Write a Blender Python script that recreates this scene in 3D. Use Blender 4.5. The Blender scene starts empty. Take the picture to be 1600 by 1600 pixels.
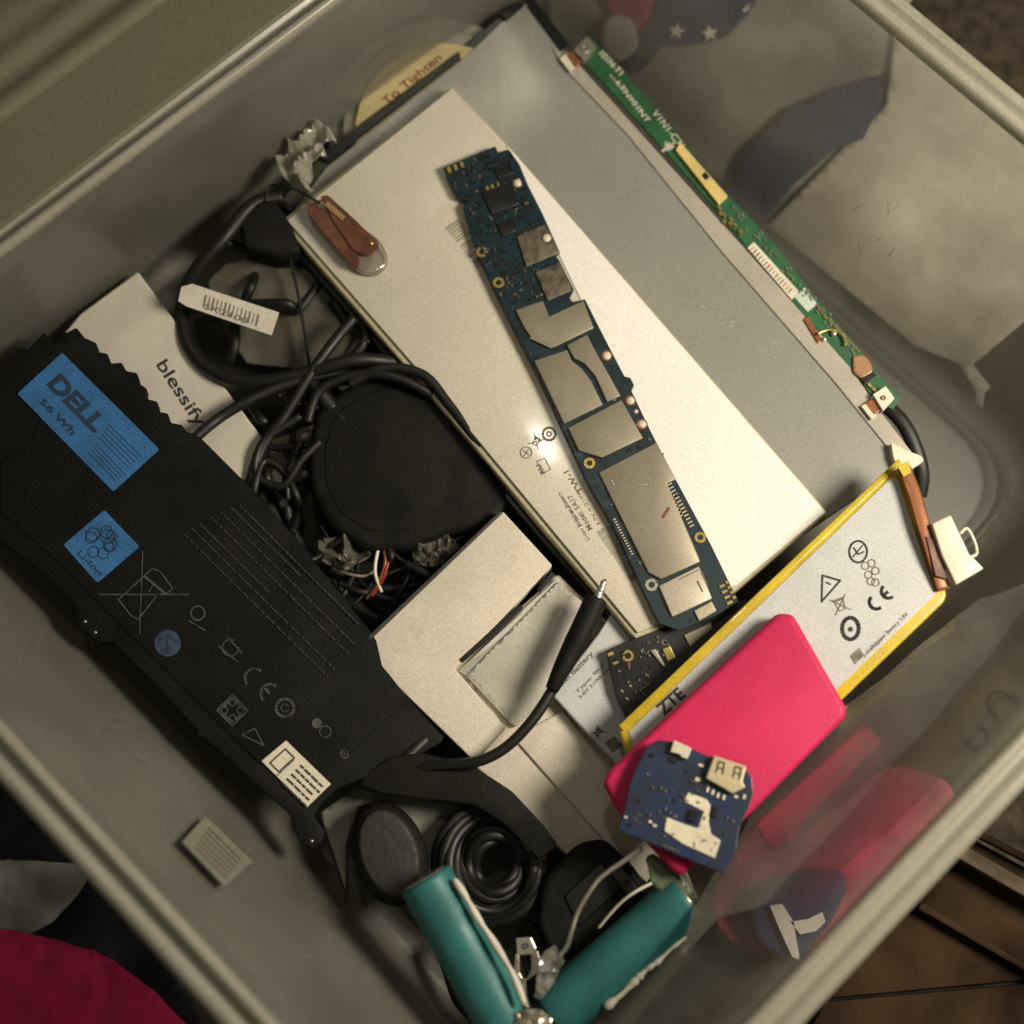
import bpy, bmesh, math, random
from mathutils import Vector, Matrix, noise, geometry
random.seed(7)
S = bpy.context.scene; COL = S.collection
# ---------------- camera ----------------
FP = 2000.0; TILT = math.radians(14.0); CAM = Vector((0, -0.125, 0.50))
cd = bpy.data.cameras.new("camera"); cam = bpy.data.objects.new("camera", cd); COL.objects.link(cam)
cam.location = CAM; cam.rotation_euler = (TILT, 0, 0)
cd.sensor_width = 36; cd.lens = 36*FP/1600; cd.clip_start = 0.01; cd.clip_end = 50
cd.dof.use_dof = True; cd.dof.focus_distance = 0.475; cd.dof.aperture_fstop = 4.5
S.camera = cam
# ---------------- world, lamps, exposure ----------------
W = bpy.data.worlds.new("World"); S.world = W; W.use_nodes = True
W.node_tree.nodes['Background'].inputs[0].default_value = (1.0, 0.88, 0.62, 1)
W.node_tree.nodes['Background'].inputs[1].default_value = 0.105
def area(name, loc, aim, size, power, col):
    l = bpy.data.lights.new(name, 'AREA'); l.shape = 'DISK'; l.size = size; l.energy = power; l.color = col
    o = bpy.data.objects.new(name, l); COL.objects.link(o); o.location = loc
    o.rotation_euler = (Vector(aim)-Vector(loc)).to_track_quat('-Z', 'Y').to_euler(); return o
area("key_lamp", (0.40, -0.01, 0.43), (0.06, 0.02, 0.02), 0.19, 4.9, (1.0, 0.895, 0.73))
l = bpy.data.lights.new("ceiling_lamp", 'POINT'); l.energy = 2.2; l.shadow_soft_size = 0.022; l.color = (1.0, 0.92, 0.80)
o = bpy.data.objects.new("ceiling_lamp", l); COL.objects.link(o); CEIL = o
S.view_settings.view_transform = 'Standard'; S.view_settings.look = 'None'; S.view_settings.exposure = -0.13; S.view_settings.gamma = 1
S.render.engine = 'CYCLES'; S.cycles.max_bounces = 8; S.cycles.transparent_max_bounces = 24
# ---------------- pixels to places ----------------
RC = Matrix.Rotation(TILT, 3, 'X'); UP = Vector((0, 0, 1))
class PL:                                                   # a plane: point and normal
    def __init__(s, p, n=UP): s.p = Vector(p); s.n = Vector(n).normalized()
    def up(s, d): return PL(s.p+s.n*d, s.n)
def Z(z): return PL((0, 0, z*0.01))
def tilt3(a, b, c):                                         # plane through three (px,py,z cm)
    A, B, C = (at(q[0], q[1], Z(q[2])) for q in (a, b, c)); n = (B-A).cross(C-A)
    if n.z < 0: n = -n
    return PL(A, n)
def at(px, py, pl):
    if not isinstance(pl, PL): pl = Z(pl)
    d = RC @ Vector(((px-800)/FP, -(py-800)/FP, -1)); t = (pl.p-CAM).dot(pl.n)/d.dot(pl.n)
    return CAM+d*t
def mpp(px, py, pl): return (at(px+10, py, pl)-at(px, py, pl)).length/10
# the ceiling lamp hangs where the glossy white pack mirrors it
sl_ = tilt3((825, 0, 1.9), (1430, 715, 2.9), (460, 320, 2.0)).up(.0075); hp_ = at(830, 836, sl_); dv_ = hp_-CAM; CEIL.location = hp_+(dv_-sl_.n*2*dv_.dot(sl_.n))*1.9
# ---------------- materials ----------------
def M(name, col, rough=.5, metal=0, var=.12, scale=60, bump=.06, grain=.06, spec=.4, col2=None, coat=0):
    m = bpy.data.materials.new(name); m.use_nodes = True; nt = m.node_tree; n = nt.nodes; L = nt.links
    b = n['Principled BSDF']; b.inputs['Roughness'].default_value = rough; b.inputs['Metallic'].default_value = metal
    b.inputs['Specular IOR Level'].default_value = spec; b.inputs['Coat Weight'].default_value = coat
    tc = n.new('ShaderNodeTexCoord')
    def nz(sc, det):
        x = n.new('ShaderNodeTexNoise'); x.inputs['Scale'].default_value = sc; x.inputs['Detail'].default_value = det
        L.new(tc.outputs['Object'], x.inputs['Vector']); return x
    a = nz(scale, 5); g = nz(1500, 1)
    mx = n.new('ShaderNodeMix'); mx.data_type = 'RGBA'
    c2 = col2 or tuple(c*(1-2.2*var) for c in col)
    mx.inputs[6].default_value = (*col, 1); mx.inputs[7].default_value = (*c2, 1)
    r = n.new('ShaderNodeMapRange'); r.inputs[1].default_value = .38; r.inputs[2].default_value = .68
    L.new(a.outputs[0], r.inputs[0]); L.new(r.outputs[0], mx.inputs[0])
    r2 = n.new('ShaderNodeMapRange'); r2.inputs[1].default_value = .3; r2.inputs[2].default_value = .7
    r2.inputs[3].default_value = 1-grain*2; r2.inputs[4].default_value = 1+grain*2; L.new(g.outputs[0], r2.inputs[0])
    h = n.new('ShaderNodeVectorMath'); h.operation = 'SCALE'; L.new(mx.outputs[2], h.inputs[0]); L.new(r2.outputs[0], h.inputs['Scale'])
    L.new(h.outputs[0], b.inputs['Base Color'])
    r3 = n.new('ShaderNodeMapRange'); r3.inputs[1].default_value = .3; r3.inputs[2].default_value = .7
    r3.inputs[3].default_value = max(rough-.1, .03); r3.inputs[4].default_value = min(rough+.12, 1)
    L.new(a.outputs[0], r3.inputs[0]); L.new(r3.outputs[0], b.inputs['Roughness'])
    bp = n.new('ShaderNodeBump'); bp.inputs['Strength'].default_value = bump; bp.inputs['Distance'].default_value = .001
    L.new(a.outputs[0], bp.inputs['Height']); L.new(bp.outputs[0], b.inputs['Normal'])
    return m
def milky(name, col, clear, trans=.45, rough=.35, gloss=.10, scale=25, spread=.12):
    m = bpy.data.materials.new(name); m.use_nodes = True; nt = m.node_tree; n = nt.nodes; L = nt.links
    n.remove(n['Principled BSDF']); out = n['Material Output']
    tc = n.new('ShaderNodeTexCoord'); x = n.new('ShaderNodeTexNoise'); x.inputs['Scale'].default_value = scale; x.inputs['Detail'].default_value = 7
    L.new(tc.outputs['Object'], x.inputs['Vector'])
    g = n.new('ShaderNodeTexNoise'); g.inputs['Scale'].default_value = 1400; L.new(tc.outputs['Object'], g.inputs['Vector'])
    gr = n.new('ShaderNodeMapRange'); gr.inputs[1].default_value = .3; gr.inputs[2].default_value = .7; gr.inputs[3].default_value = .82; gr.inputs[4].default_value = 1.18
    L.new(g.outputs[0], gr.inputs[0])
    sc = n.new('ShaderNodeVectorMath'); sc.operation = 'SCALE'; sc.inputs[0].default_value = col; L.new(gr.outputs[0], sc.inputs['Scale'])
    d = n.new('ShaderNodeBsdfDiffuse'); t = n.new('ShaderNodeBsdfTranslucent'); gl = n.new('ShaderNodeBsdfGlossy'); tr = n.new('ShaderNodeBsdfTransparent')
    L.new(sc.outputs[0], d.inputs[0]); L.new(sc.outputs[0], t.inputs[0]); gl.inputs['Roughness'].default_value = rough
    m1 = n.new('ShaderNodeMixShader'); m1.inputs[0].default_value = trans; L.new(d.outputs[0], m1.inputs[1]); L.new(t.outputs[0], m1.inputs[2])
    mr = n.new('ShaderNodeMapRange'); mr.inputs[1].default_value = .3; mr.inputs[2].default_value = .7
    mr.inputs[3].default_value = clear+spread; mr.inputs[4].default_value = clear-spread; L.new(x.outputs[0], mr.inputs[0])
    m2 = n.new('ShaderNodeMixShader'); L.new(mr.outputs[0], m2.inputs[0]); L.new(m1.outputs[0], m2.inputs[1]); L.new(tr.outputs[0], m2.inputs[2])
    fr = n.new('ShaderNodeLayerWeight'); fr.inputs[0].default_value = .3
    ml = n.new('ShaderNodeMath'); ml.operation = 'MULTIPLY_ADD'; ml.inputs[1].default_value = gloss*2; ml.inputs[2].default_value = gloss*.35; L.new(fr.outputs['Fresnel'], ml.inputs[0])
    m3 = n.new('ShaderNodeMixShader'); L.new(ml.outputs[0], m3.inputs[0]); L.new(m2.outputs[0], m3.inputs[1]); L.new(gl.outputs[0], m3.inputs[2])
    bp = n.new('ShaderNodeBump'); bp.inputs['Strength'].default_value = .15; bp.inputs['Distance'].default_value = .002; L.new(x.outputs[0], bp.inputs['Height'])
    L.new(bp.outputs[0], gl.inputs['Normal']); L.new(m3.outputs[0], out.inputs[0]); return m
m_wall = milky('frosted_bin_plastic', (.35, .34, .285), .62, .45, .30, .08, 16, .16)
m_base = milky('frosted_base_plastic', (.30, .29, .24), .62, .45, .35, .05, 22, .1)
m_rim = milky('frosted_rim_plastic', (.43, .41, .33), .18, .35, .28, .12)
m_lid = milky('ribbed_lid_plastic', (.215, .20, .14), .15, .3, .4, .04, 12)
m_bag = milky('clear_bag_film', (.42, .40, .345), .58, .4, .18, .20, 30, .18)
m_bag2 = milky('hazy_bag_film', (.55, .52, .42), .48, .4, .2, .28, 70, .15)
m_antistatic = milky('grey_antistatic_film', (.15, .138, .105), .2, .3, .4, .06, 50, .12)
m_kraft = M('grey_brown_paper', (.26, .245, .20), .85, var=.2, scale=30)
m_carpet = M('dark_brown_carpet', (.04, .028, .015), .95, var=.3, scale=130, bump=.9, grain=.25)
m_wood = M('dark_brown_wood', (.040, .022, .010), .85, spec=.12, var=.35, scale=30, bump=.2)
m_woodl = M('worn_wood_edge', (.12, .085, .05), .8, var=.3, scale=60, bump=.2)
m_black = M('black_rubber', (.008, .0075, .0055), .5, var=.2, scale=80, bump=.08, spec=.45)
m_blackm = M('black_matt_plastic', (.011, .0105, .008), .62, var=.25, scale=70, bump=.12, spec=.16, grain=.2)
m_batt = M('laptop_battery_film', (.0075, .0072, .0062), .6, var=.25, scale=40, bump=.12, grain=.25, spec=.14)
m_blue = M('blue_label', (.028, .135, .34), .5, var=.15, scale=90, grain=.12)
m_navyink = M('dark_label_ink', (.012, .03, .07), .6)
m_greyink = M('faded_grey_ink', (.07, .072, .065), .6, var=.3, scale=300)
m_white = M('white_plastic', (.62, .57, .47), .38, var=.05, scale=40, bump=.04)
m_slab = M('white_battery_wrap', (.61, .565, .47), .14, var=.03, scale=25, bump=.05, spec=.5)
m_slablit = M('lit_white_wrap', (.82, .785, .73), .35, var=.03, scale=14, bump=.06)  # the pack's wrap again, with the light on it put into the colour
m_pouch = M('dull_silver_pouch', (.66, .63, .54), .30, metal=.5, var=.08, scale=30, bump=.12)
m_cream = M('cream_edge_tape', (.50, .45, .30), .45, var=.12, scale=80)
m_paper = M('white_paper', (.60, .56, .48), .7, var=.06, scale=60)
m_tan = M('tan_paper', (.50, .455, .37), .8, var=.14, scale=25)
m_label = M('silver_grey_label', (.50, .51, .50), .42, var=.05, scale=60)
m_lcd = M('grey_backlight_sheet', (.32, .315, .28), .30, metal=.25, var=.07, scale=22, bump=.05)
m_lcd2 = M('grey_bezel_tape', (.40, .37, .31), .42, metal=.1, var=.08, scale=50, bump=.08)
m_lcdb = M('black_panel_edge', (.012, .013, .012), .3, var=.1)
m_dkgrey = M('dark_grey_frame', (.05, .05, .042), .4, var=.15)
m_green = M('green_circuit_board', (.03, .12, .05), .35, var=.2, scale=150, spec=.6)
m_teal_pcb = M('dark_teal_circuit_board', (.006, .026, .036), .38, var=.35, scale=180, bump=.1, spec=.5)
m_bluepcb = M('navy_circuit_board', (.013, .028, .075), .38, var=.3, scale=120, spec=.5)
m_shield = M('tin_shield', (.285, .255, .19), .45, metal=.4, var=.06, scale=70, bump=.06, grain=.05)
m_chip = M('worn_chip_shield', (.17, .145, .10), .5, metal=.3, var=.3, scale=300, bump=.2)
m_chipb = M('black_chip', (.012, .012, .013), .35)
m_gold = M('gold_pad', (.62, .46, .16), .3, metal=.8, var=.1)
m_solder = M('solder', (.70, .64, .50), .22, metal=.85, var=.1)
m_steel = M('bright_steel', (.60, .56, .48), .28, metal=.8, var=.1)
m_copper = M('copper_flex', (.33, .13, .055), .35, metal=.35, var=.2, scale=120)
m_brown = M('brown_flex', (.15, .06, .035), .4, metal=.1, var=.25, scale=120)
m_ink = M('black_ink', (.035, .03, .025), .6, var=.2, scale=400)
m_barcode = M('pale_barcode_ink', (.30, .27, .22), .6)
m_softink = M('faded_brown_ink', (.20, .17, .13), .6, var=.2, scale=500)
m_yellow = M('yellow_polyimide_tape', (.56, .41, .03), .3, var=.12, scale=90, bump=.2, coat=.3)
m_ylabel = M('yellow_jar_label', (.50, .42, .21), .6, var=.12)
m_redink = M('red_brown_ink', (.20, .055, .02), .6)
m_pink = M('hot_pink_silicone', (.56, .022, .095), .5, var=.10, scale=22, bump=.10, spec=.22)
m_pinkcloth = M('crimson_cloth', (.30, .003, .05), .9, var=.2, scale=90, bump=.4)
m_pinkreflect = M('slab_reflection_pink', (.42, .055, .11), .9, var=.2, scale=60, bump=.4)  # colour for the pink slab's reflection at the lower right wall
m_navy = M('navy_cloth', (.022, .030, .085), .9, var=.2, scale=70, bump=.4)
m_black_cloth = M('black_navy_cloth', (.008, .008, .014), .9, var=.3, scale=60, bump=.4)
m_greycloth = M('pale_grey_cloth', (.33, .32, .32), .9, var=.2, scale=60, bump=.5)
m_red = M('red_wire', (.30, .03, .015), .4)
m_offw = M('off_white_nylon', (.66, .61, .48), .4, var=.08)
m_tealw = M('teal_cell_wrap', (.030, .150, .150), .48, var=.14, scale=70, bump=.02, spec=.3)
m_gauze = M('pale_green_film', (.12, .16, .09), .4)
m_foil = M('crumpled_foil', (.50, .44, .36), .3, metal=.6, var=.2, scale=200, bump=.6)
m_glass = milky('clear_tube', (.6, .52, .42), .78, .3, .1, .4)
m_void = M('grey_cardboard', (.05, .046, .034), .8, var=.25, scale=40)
# ---------------- builders ----------------
def link(name, me, mat, par=None, origin=None):
    o = bpy.data.objects.new(name, me); COL.objects.link(o)
    if mat: me.materials.append(mat)
    if par:
        o.parent = par; me.transform(Matrix.Translation(-par.matrix_world.translation if False else -Vector(par['_o'])))
    else:
        vs = [v.co for v in me.vertices]; c = sum(vs, Vector())/len(vs); c.z = min(v.z for v in vs)
        me.transform(Matrix.Translation(-c)); o.location = c; o['_o'] = tuple(c)
    return o
def tag(o, label, cat, group=None, kind=None):
    if label: o['label'] = label
    if cat: o['category'] = cat
    if group: o['group'] = group
    if kind: o['kind'] = kind
    return o
def thing(name, label, cat, px, py, z, group=None):
    o = bpy.data.objects.new(name, None); o.empty_display_size = .01; COL.objects.link(o)
    p = at(px, py, z); o.location = p; o['_o'] = tuple(p); return tag(o, label, cat, group)
def sub(o, par):                                            # par is itself a mesh child: remember the thing's origin
    o['_o'] = par['_o']; return o
def poly_prism(name, top, n, th, mat, par=None, bev=.0004, seg=2):
    bm = bmesh.new(); a = [bm.verts.new(p) for p in top]; f = bm.faces.new(a); f.normal_update()
    if f.normal.dot(n) < 0: bmesh.ops.reverse_faces(bm, faces=[f])
    r = bmesh.ops.extrude_face_region(bm, geom=[f])
    vs = [g for g in r['geom'] if isinstance(g, bmesh.types.BMVert)]
    # extruded copy becomes the top, original moves down
    for v in a: v.co -= n*th
    bmesh.ops.recalc_face_normals(bm, faces=bm.faces[:])
    me = bpy.data.meshes.new(name); bm.to_mesh(me); bm.free()
    o = link(name, me, mat, par)
    if par: o['_o'] = par['_o']
    if bev:
        b = o.modifiers.new('bevel', 'BEVEL'); b.width = bev; b.segments = seg; b.limit_method = 'ANGLE'; b.angle_limit = .7
        if seg > 2:
            for p in me.polygons: p.use_smooth = True
    return o
def prism(name, pts, pl, th, mat, par=None, bev=.0004, seg=2):   # th in cm
    if not isinstance(pl, PL): pl = Z(pl)
    return poly_prism(name, [at(x, y, pl) for x, y in pts], pl.n, th*.01, mat, par, bev, seg)
def rnd(pts, r, seg=4):                                     # round the corners of a pixel polygon
    out = []; N = len(pts)
    for i in range(N):
        p, a, b = Vector(pts[i]), Vector(pts[i-1]), Vector(pts[(i+1) % N])
        da, db = (a-p), (b-p); rr = min(r, da.length*.45, db.length*.45)
        s, e = p+da.normalized()*rr, p+db.normalized()*rr
        for k in range(seg+1):
            t = k/seg; q = s*(1-t)**2+p*2*t*(1-t)+e*t*t; out.append((q.x, q.y))
    return out
def spline(P, n=8):
    out = []
    for i in range(len(P)-1):
        p0, p1, p2, p3 = P[max(i-1, 0)], P[i], P[i+1], P[min(i+2, len(P)-1)]
        for k in range(n):
            t = k/n; out.append(.5*((2*p1)+(p2-p0)*t+(2*p0-5*p1+4*p2-p3)*t*t+(3*p1-p0-3*p2+p3)*t**3))
    out.append(P[-1]); return out
def sweep(name, P, R, mat, par=None, sides=10, flat=1.0):
    V, F = [], []; prev = None
    for i, p in enumerate(P):
        d = (P[min(i+1, len(P)-1)]-P[max(i-1, 0)]).normalized()
        u = d.cross(UP) if abs(d.z) < .95 else d.cross(Vector((1, 0, 0)))
        u.normalize()
        w = u.cross(d).normalized(); r = R[i] if isinstance(R, list) else R
        for k in range(sides):
            a = 2*math.pi*k/sides; V.append(p+u*r*math.cos(a)+w*r*flat*math.sin(a))
    for i in range(len(P)-1):
        for k in range(sides):
            k2 = (k+1) % sides; F.append((i*sides+k, i*sides+k2, (i+1)*sides+k2, (i+1)*sides+k))
    F.append(tuple(range(sides))[::-1]); F.append(tuple((len(P)-1)*sides+k for k in range(sides)))
    me = bpy.data.meshes.new(name); me.from_pydata(V, [], F); me.update()
    for p in me.polygons: p.use_smooth = len(p.vertices) == 4
    o = link(name, me, mat, par)
    if par: o['_o'] = par['_o']
    return o
def cable(name, pts, r, mat, par=None, flat=1.0, sides=10, n=8):  # pts (px,py,z cm), r cm
    return sweep(name, spline([at(x, y, z) for x, y, z in pts], n), r*.01, mat, par, sides, flat)
def sheet(name, pts, zf, mat, par=None, step=10, amp=0.0, fs=60, thick=.0006, seed=0, ridged=False, cell=None):
    base = PL((0, 0, zf*.01)) if not isinstance(zf, PL) else zf
    A = [at(x, y, base) for x, y in pts]; n = base.n; u = Vector((1, 0, 0)); u = (u-n*u.dot(n)).normalized(); v = n.cross(u)
    o0 = base.p; B = [Vector(((a-o0).dot(u), (a-o0).dot(v))) for a in A]
    E = []; 
    for i in range(len(B)):                                # subdivide the outline
        a, b = B[i], B[(i+1) % len(B)]; k = max(1, int((b-a).length/(step*.00025)))
        for j in range(k): E.append(a+(b-a)*(j/k))
    xs = [p.x for p in E]; ys = [p.y for p in E]; st = step*.00025; pts2 = list(E); nb = len(E)
    x = min(xs)
    while x < max(xs):
        y = min(ys)
        while y < max(ys):
            q = Vector((x+random.uniform(-.2, .2)*st, y+random.uniform(-.2, .2)*st)); ins = False
            for i in range(len(B)):
                a, b = B[i], B[i-1]
                if (a.y > q.y) != (b.y > q.y) and q.x < (b.x-a.x)*(q.y-a.y)/(b.y-a.y)+a.x: ins = not ins
            if ins and all(geometry.intersect_point_line(q, B[i-1], B[i])[0].to_2d() != q for i in range(0)): pts2.append(q)
            y += st
        x += st
    r = geometry.delaunay_2d_cdt(pts2, [(i, (i+1) % nb) for i in range(nb)], [list(range(nb))], 1, 1e-7)
    V = []
    for p in r[0]:
        w = o0+u*p.x+v*p.y; q = Vector((w.x*fs+seed*3.1, w.y*fs, seed*1.7))
        h = noise.noise(q)+.5*noise.noise(q*2.1)
        if ridged: h = (1-abs(noise.noise(q))*2.2)+.4*(1-abs(noise.noise(q*2.3))*2)
        V.append(w+n*h*amp*.01)
    me = bpy.data.meshes.new(name); me.from_pydata([tuple(p) for p in V], [], r[2]); me.update()
    for p in me.polygons: p.use_smooth = not ridged
    o = link(name, me, mat, par)
    if par: o['_o'] = par['_o']
    if thick: s = o.modifiers.new('thick', 'SOLIDIFY'); s.thickness = thick; s.offset = -1
    return o
class Print:                                               # flat print on a surface, 0.15 mm proud
    def __init__(s, pl, lift=.00015): s.pl = (pl if isinstance(pl, PL) else Z(pl)).up(lift); s.V = []; s.F = []
    def q(s, pts):
        k = len(s.V); s.V += [at(x, y, s.pl) for x, y in pts]; s.F.append(tuple(range(k, k+len(pts)))); return s
    def line(s, pts, w, closed=False):
        P = [Vector(p) for p in pts]
        if closed: P.append(P[0])
        for a, b in zip(P, P[1:]):
            d = (b-a); 
            if d.length < 1e-6: continue
            d.normalize(); m = Vector((-d.y, d.x))*w/2; e = d*w*.3
            s.q([a-e-m, b+e-m, b+e+m, a-e+m])
        return s
    def arc(s, c, r, a0, a1, w, n=14, ry=None, rot=0):
        ry = ry or r; ca, sa = math.cos(math.radians(rot)), math.sin(math.radians(rot)); P = []
        for i in range(n+1):
            a = math.radians(a0+(a1-a0)*i/n); x, y = r*math.cos(a), ry*math.sin(a); P.append((c[0]+x*ca-y*sa, c[1]+x*sa+y*ca))
        for i in range(n): s.line([P[i], P[i+1]], w)
        return s
    def disc(s, c, r, n=16): return s.q([(c[0]+r*math.cos(2*math.pi*i/n), c[1]-r*math.sin(2*math.pi*i/n)) for i in range(n)])
    def text(s, t, p0, p1, h, bold=0, flip=False):
        cu = bpy.data.curves.new('t', 'FONT'); cu.body = t; cu.size = 1; cu.offset = bold
        ob = bpy.data.objects.new('t', cu); COL.objects.link(ob); bpy.context.view_layer.update()
        me = bpy.data.meshes.new_from_object(ob); xs = [v.co.x for v in me.vertices]
        if not xs: return s
        x0, x1 = min(xs), max(xs); a, b = at(*p0, s.pl), at(*p1, s.pl); u = (b-a); wd = u.length; u.normalize(); v = s.pl.n.cross(u)
        hh = h*mpp(*p0, s.pl)/.72; k = len(s.V)
        for vt in me.vertices: s.V.append(a+u*((vt.co.x-x0)/(x1-x0)*wd)+v*(vt.co.y*hh))
        for f in me.polygons: s.F.append(tuple(k+i for i in f.vertices))
        bpy.data.objects.remove(ob); bpy.data.meshes.remove(me); bpy.data.curves.remove(cu); return s
    def ce(s, c, r, w, rot):                                # the C and E of the conformity mark, rot = reading direction
        d = Vector((math.cos(math.radians(rot)), math.sin(math.radians(rot))))*r*1.15
        s.arc((c[0]-d.x, c[1]-d.y), r, 100, 260, w, rot=rot); s.arc((c[0]+d.x, c[1]+d.y), r, 100, 260, w, rot=rot)
        e = Vector((c[0]+d.x, c[1]+d.y)); u = d.normalized(); s.line([e-u*r, e-u*r*.2], w); return s
    def bin(s, c, k, w, rot=0):
        ca, sa = math.cos(math.radians(rot)), math.sin(math.radians(rot)); T = lambda x, y: (c[0]+(x*ca-y*sa)*k, c[1]+(x*sa+y*ca)*k)
        s.line([T(-.5, -.5), T(.5, -.5), T(.36, .6), T(-.36, .6)], w, True); s.line([T(-.65, -.65), T(.65, -.65)], w*1.6)
        s.line([T(-.9, -.9), T(.9, .9)], w); s.line([T(.9, -.9), T(-.9, .9)], w); return s
    def build(s, mat, par, name='printed_marks'):
        me = bpy.data.meshes.new(name); me.from_pydata([tuple(v) for v in s.V], [], s.F); me.update()
        for p in me.polygons:
            if p.normal.dot(s.pl.n) < 0: p.flip()
        o = link(name, me, mat, par); o['_o'] = par['_o']
        if name in ('printed_marks', 'small_print'): o['kind'] = 'stuff'
        return o
def bits(name, par, pl, items, mat):                       # items: (cx,cy,w,h,rot,height cm) small blocks joined in one part
    pl = pl if isinstance(pl, PL) else Z(pl); V, F = [], []
    for cx, cy, w, h, rot, ht in items:
        ca, sa = math.cos(math.radians(rot)), math.sin(math.radians(rot)); k = len(V)
        c = [at(cx+x*ca-y*sa, cy+x*sa+y*ca, pl) for x, y in ((-w/2, -h/2), (w/2, -h/2), (w/2, h/2), (-w/2, h/2))]
        V += c+[p+pl.n*ht*.01 for p in c]
        F += [(k+4, k+7, k+6, k+5), (k, k+4, k+5, k+1), (k+1, k+5, k+6, k+2), (k+2, k+6, k+7, k+3), (k+3, k+7, k+4, k)]
    me = bpy.data.meshes.new(name); me.from_pydata([tuple(v) for v in V], [], F); me.update(); o = link(name, me, mat, par)
    if par: o['_o'] = par['_o']
    return o
def ringobj(name, par, pl, c, r0, r1, ht, mat, n=18):       # flat washer
    pl = pl if isinstance(pl, PL) else Z(pl); V, F = [], []; k = mpp(*c, pl); C = at(*c, pl); u = Vector((1, 0, 0)); v = pl.n.cross(u)
    for R, hh in ((r0, 0), (r0, ht), (r1, ht), (r1, 0)):
        for i in range(n):
            a = 2*math.pi*i/n; V.append(C+(u*math.cos(a)+v*math.sin(a))*R*k+pl.n*hh*.01)
    for b in range(3):
        for i in range(n):
            j = (i+1) % n; F.append((b*n+i, b*n+j, b*n+n+j, b*n+n+i))
    me = bpy.data.meshes.new(name); me.from_pydata([tuple(q) for q in V], [], F); me.update(); o = link(name, me, mat, par); o['_o'] = par['_o']; return o
def dome(name, par, pl, c, r, mat, squash=.6):
    pl = pl if isinstance(pl, PL) else Z(pl); bm = bmesh.new(); k = mpp(*c, pl)*r
    bmesh.ops.create_uvsphere(bm, u_segments=14, v_segments=8, radius=k); C = at(*c, pl)
    for v in bm.verts: v.co.z *= squash; v.co += C
    me = bpy.data.meshes.new(name); bm.to_mesh(me); bm.free()
    for p in me.polygons: p.use_smooth = True
    o = link(name, me, mat, par)
    if par: o['_o'] = par['_o']
    return o
# ================= the setting =================
bm = bmesh.new(); q = 3.0
for x, y in ((-q, -q), (q, -q), (q, q), (-q, q)): bm.verts.new((x, y, -.006))
bm.faces.new(bm.verts); me = bpy.data.meshes.new('ground'); bm.to_mesh(me); bm.free()
tag(link('ground', me, m_carpet), 'dark brown carpet under and around the storage bin', None, kind='structure')
# ================= the bin =================
FQ = [at(x, y, 0.) for x, y in ((807, 11), (1647, 751), (777, 1661), (-113, 682))]
HR = 11.0
RQ = [at(x, y, HR) for x, y in ((955, -321), (2087, 623), (792, 1995), (-395, 698))]
def loop(t, off=0, z=None, rad=.03, n=7):
    C = [FQ[i].lerp(RQ[i], t) for i in range(4)]
    if off:                                                # push each side outwards
        cen = sum(C, Vector())/4; L = []
        for i in range(4):
            a, b = C[i], C[(i+1) % 4]; d = (b-a); d.z = 0; d.normalize(); nn = Vector((d.y, -d.x, 0))
            if (a-cen).dot(nn) < 0: nn = -nn
            L.append((a+nn*off, b+nn*off))
        D = []
        for i in range(4):
            r = geometry.intersect_line_line(L[i-1][0], L[i-1][1], L[i][0], L[i][1]); D.append(r[0])
        C = D
    out = []
    for i in range(4):
        p, a, b = C[i], C[i-1], C[(i+1) % 4]; da = (a-p).normalized()*rad; db = (b-p).normalized()*rad
        for k in range(n+1):
            s = k/n; out.append((p+da)*(1-s)**2+p*2*s*(1-s)+(p+db)*s*s)
    if z is not None: out = [Vector((v.x, v.y, z*.01)) for v in out]
    return out
def loft(name, loops, mat, par, cap=False, thick=.0014):
    V, F = [], []; n = len(loops[0])
    for L in loops: V += [tuple(v) for v in L]
    for j in range(len(loops)-1):
        for i in range(n):
            k = (i+1) % n; F.append((j*n+i, j*n+k, (j+1)*n+k, (j+1)*n+i))
    if cap: F.append(tuple(range(n)))
    me = bpy.data.meshes.new(name); me.from_pydata(V, [], F); me.update()
    for p in me.polygons: p.use_smooth = True
    o = link(name, me, mat, par); o['_o'] = par['_o']
    s = o.modifiers.new('thick', 'SOLIDIFY'); s.thickness = thick; s.offset = -1 if cap else 0
    return o
BIN = thing('storage_bin', 'frosted clear plastic storage bin holding loose batteries, cables and circuit boards', 'storage bin', 700, 800, 0.)
loft('base', [loop(0, -.009, 0.), loop(0, -.012, .02)][:1]+[loop(0, -.013, .0)], m_base, BIN, True)
ts = [0, .02, .06, .12, .3, .5, .7, .85, .97]
loft('wall', [loop(0, -.009, .03), loop(0, -.004, .12)]+[loop(.03, 0, .6)]+[loop(t) for t in (.12, .3, .5, .7, .85, .985)], m_wall, BIN)
loft('rim', [loop(.985, 0), loop(1, .0005, HR+.12), loop(1, .0016, HR+.2), loop(1, .0026, HR+.05), loop(1, .0034, HR-.12), loop(1, .0062, HR-.14), loop(1, .007, HR+.05),
             loop(1, .0085, HR+.13), loop(1, .0105, HR+.05), loop(1, .0112, HR-.25), loop(1, .0115, HR-1.0)], m_rim, BIN)
def wallplane(i, off=0):
    a, b, c = FQ[i], FQ[(i+1) % 4], RQ[i]; n = (b-a).cross(c-a).normalized()
    cen = sum(FQ, Vector())/4
    if (cen-a).dot(n) < 0: n = -n
    return PL(a+n*off, n)
wl = wallplane(2, .0015); wr = wallplane(1, .0015); wu = wallplane(0, .0015)
prism('sticker', [(321, 1275), (395, 1346), (351, 1385), (285, 1315)], wl.up(.0006), .02, M('faded_sticker', (.20, .19, .15), .7, var=.1), BIN, 0)
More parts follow.
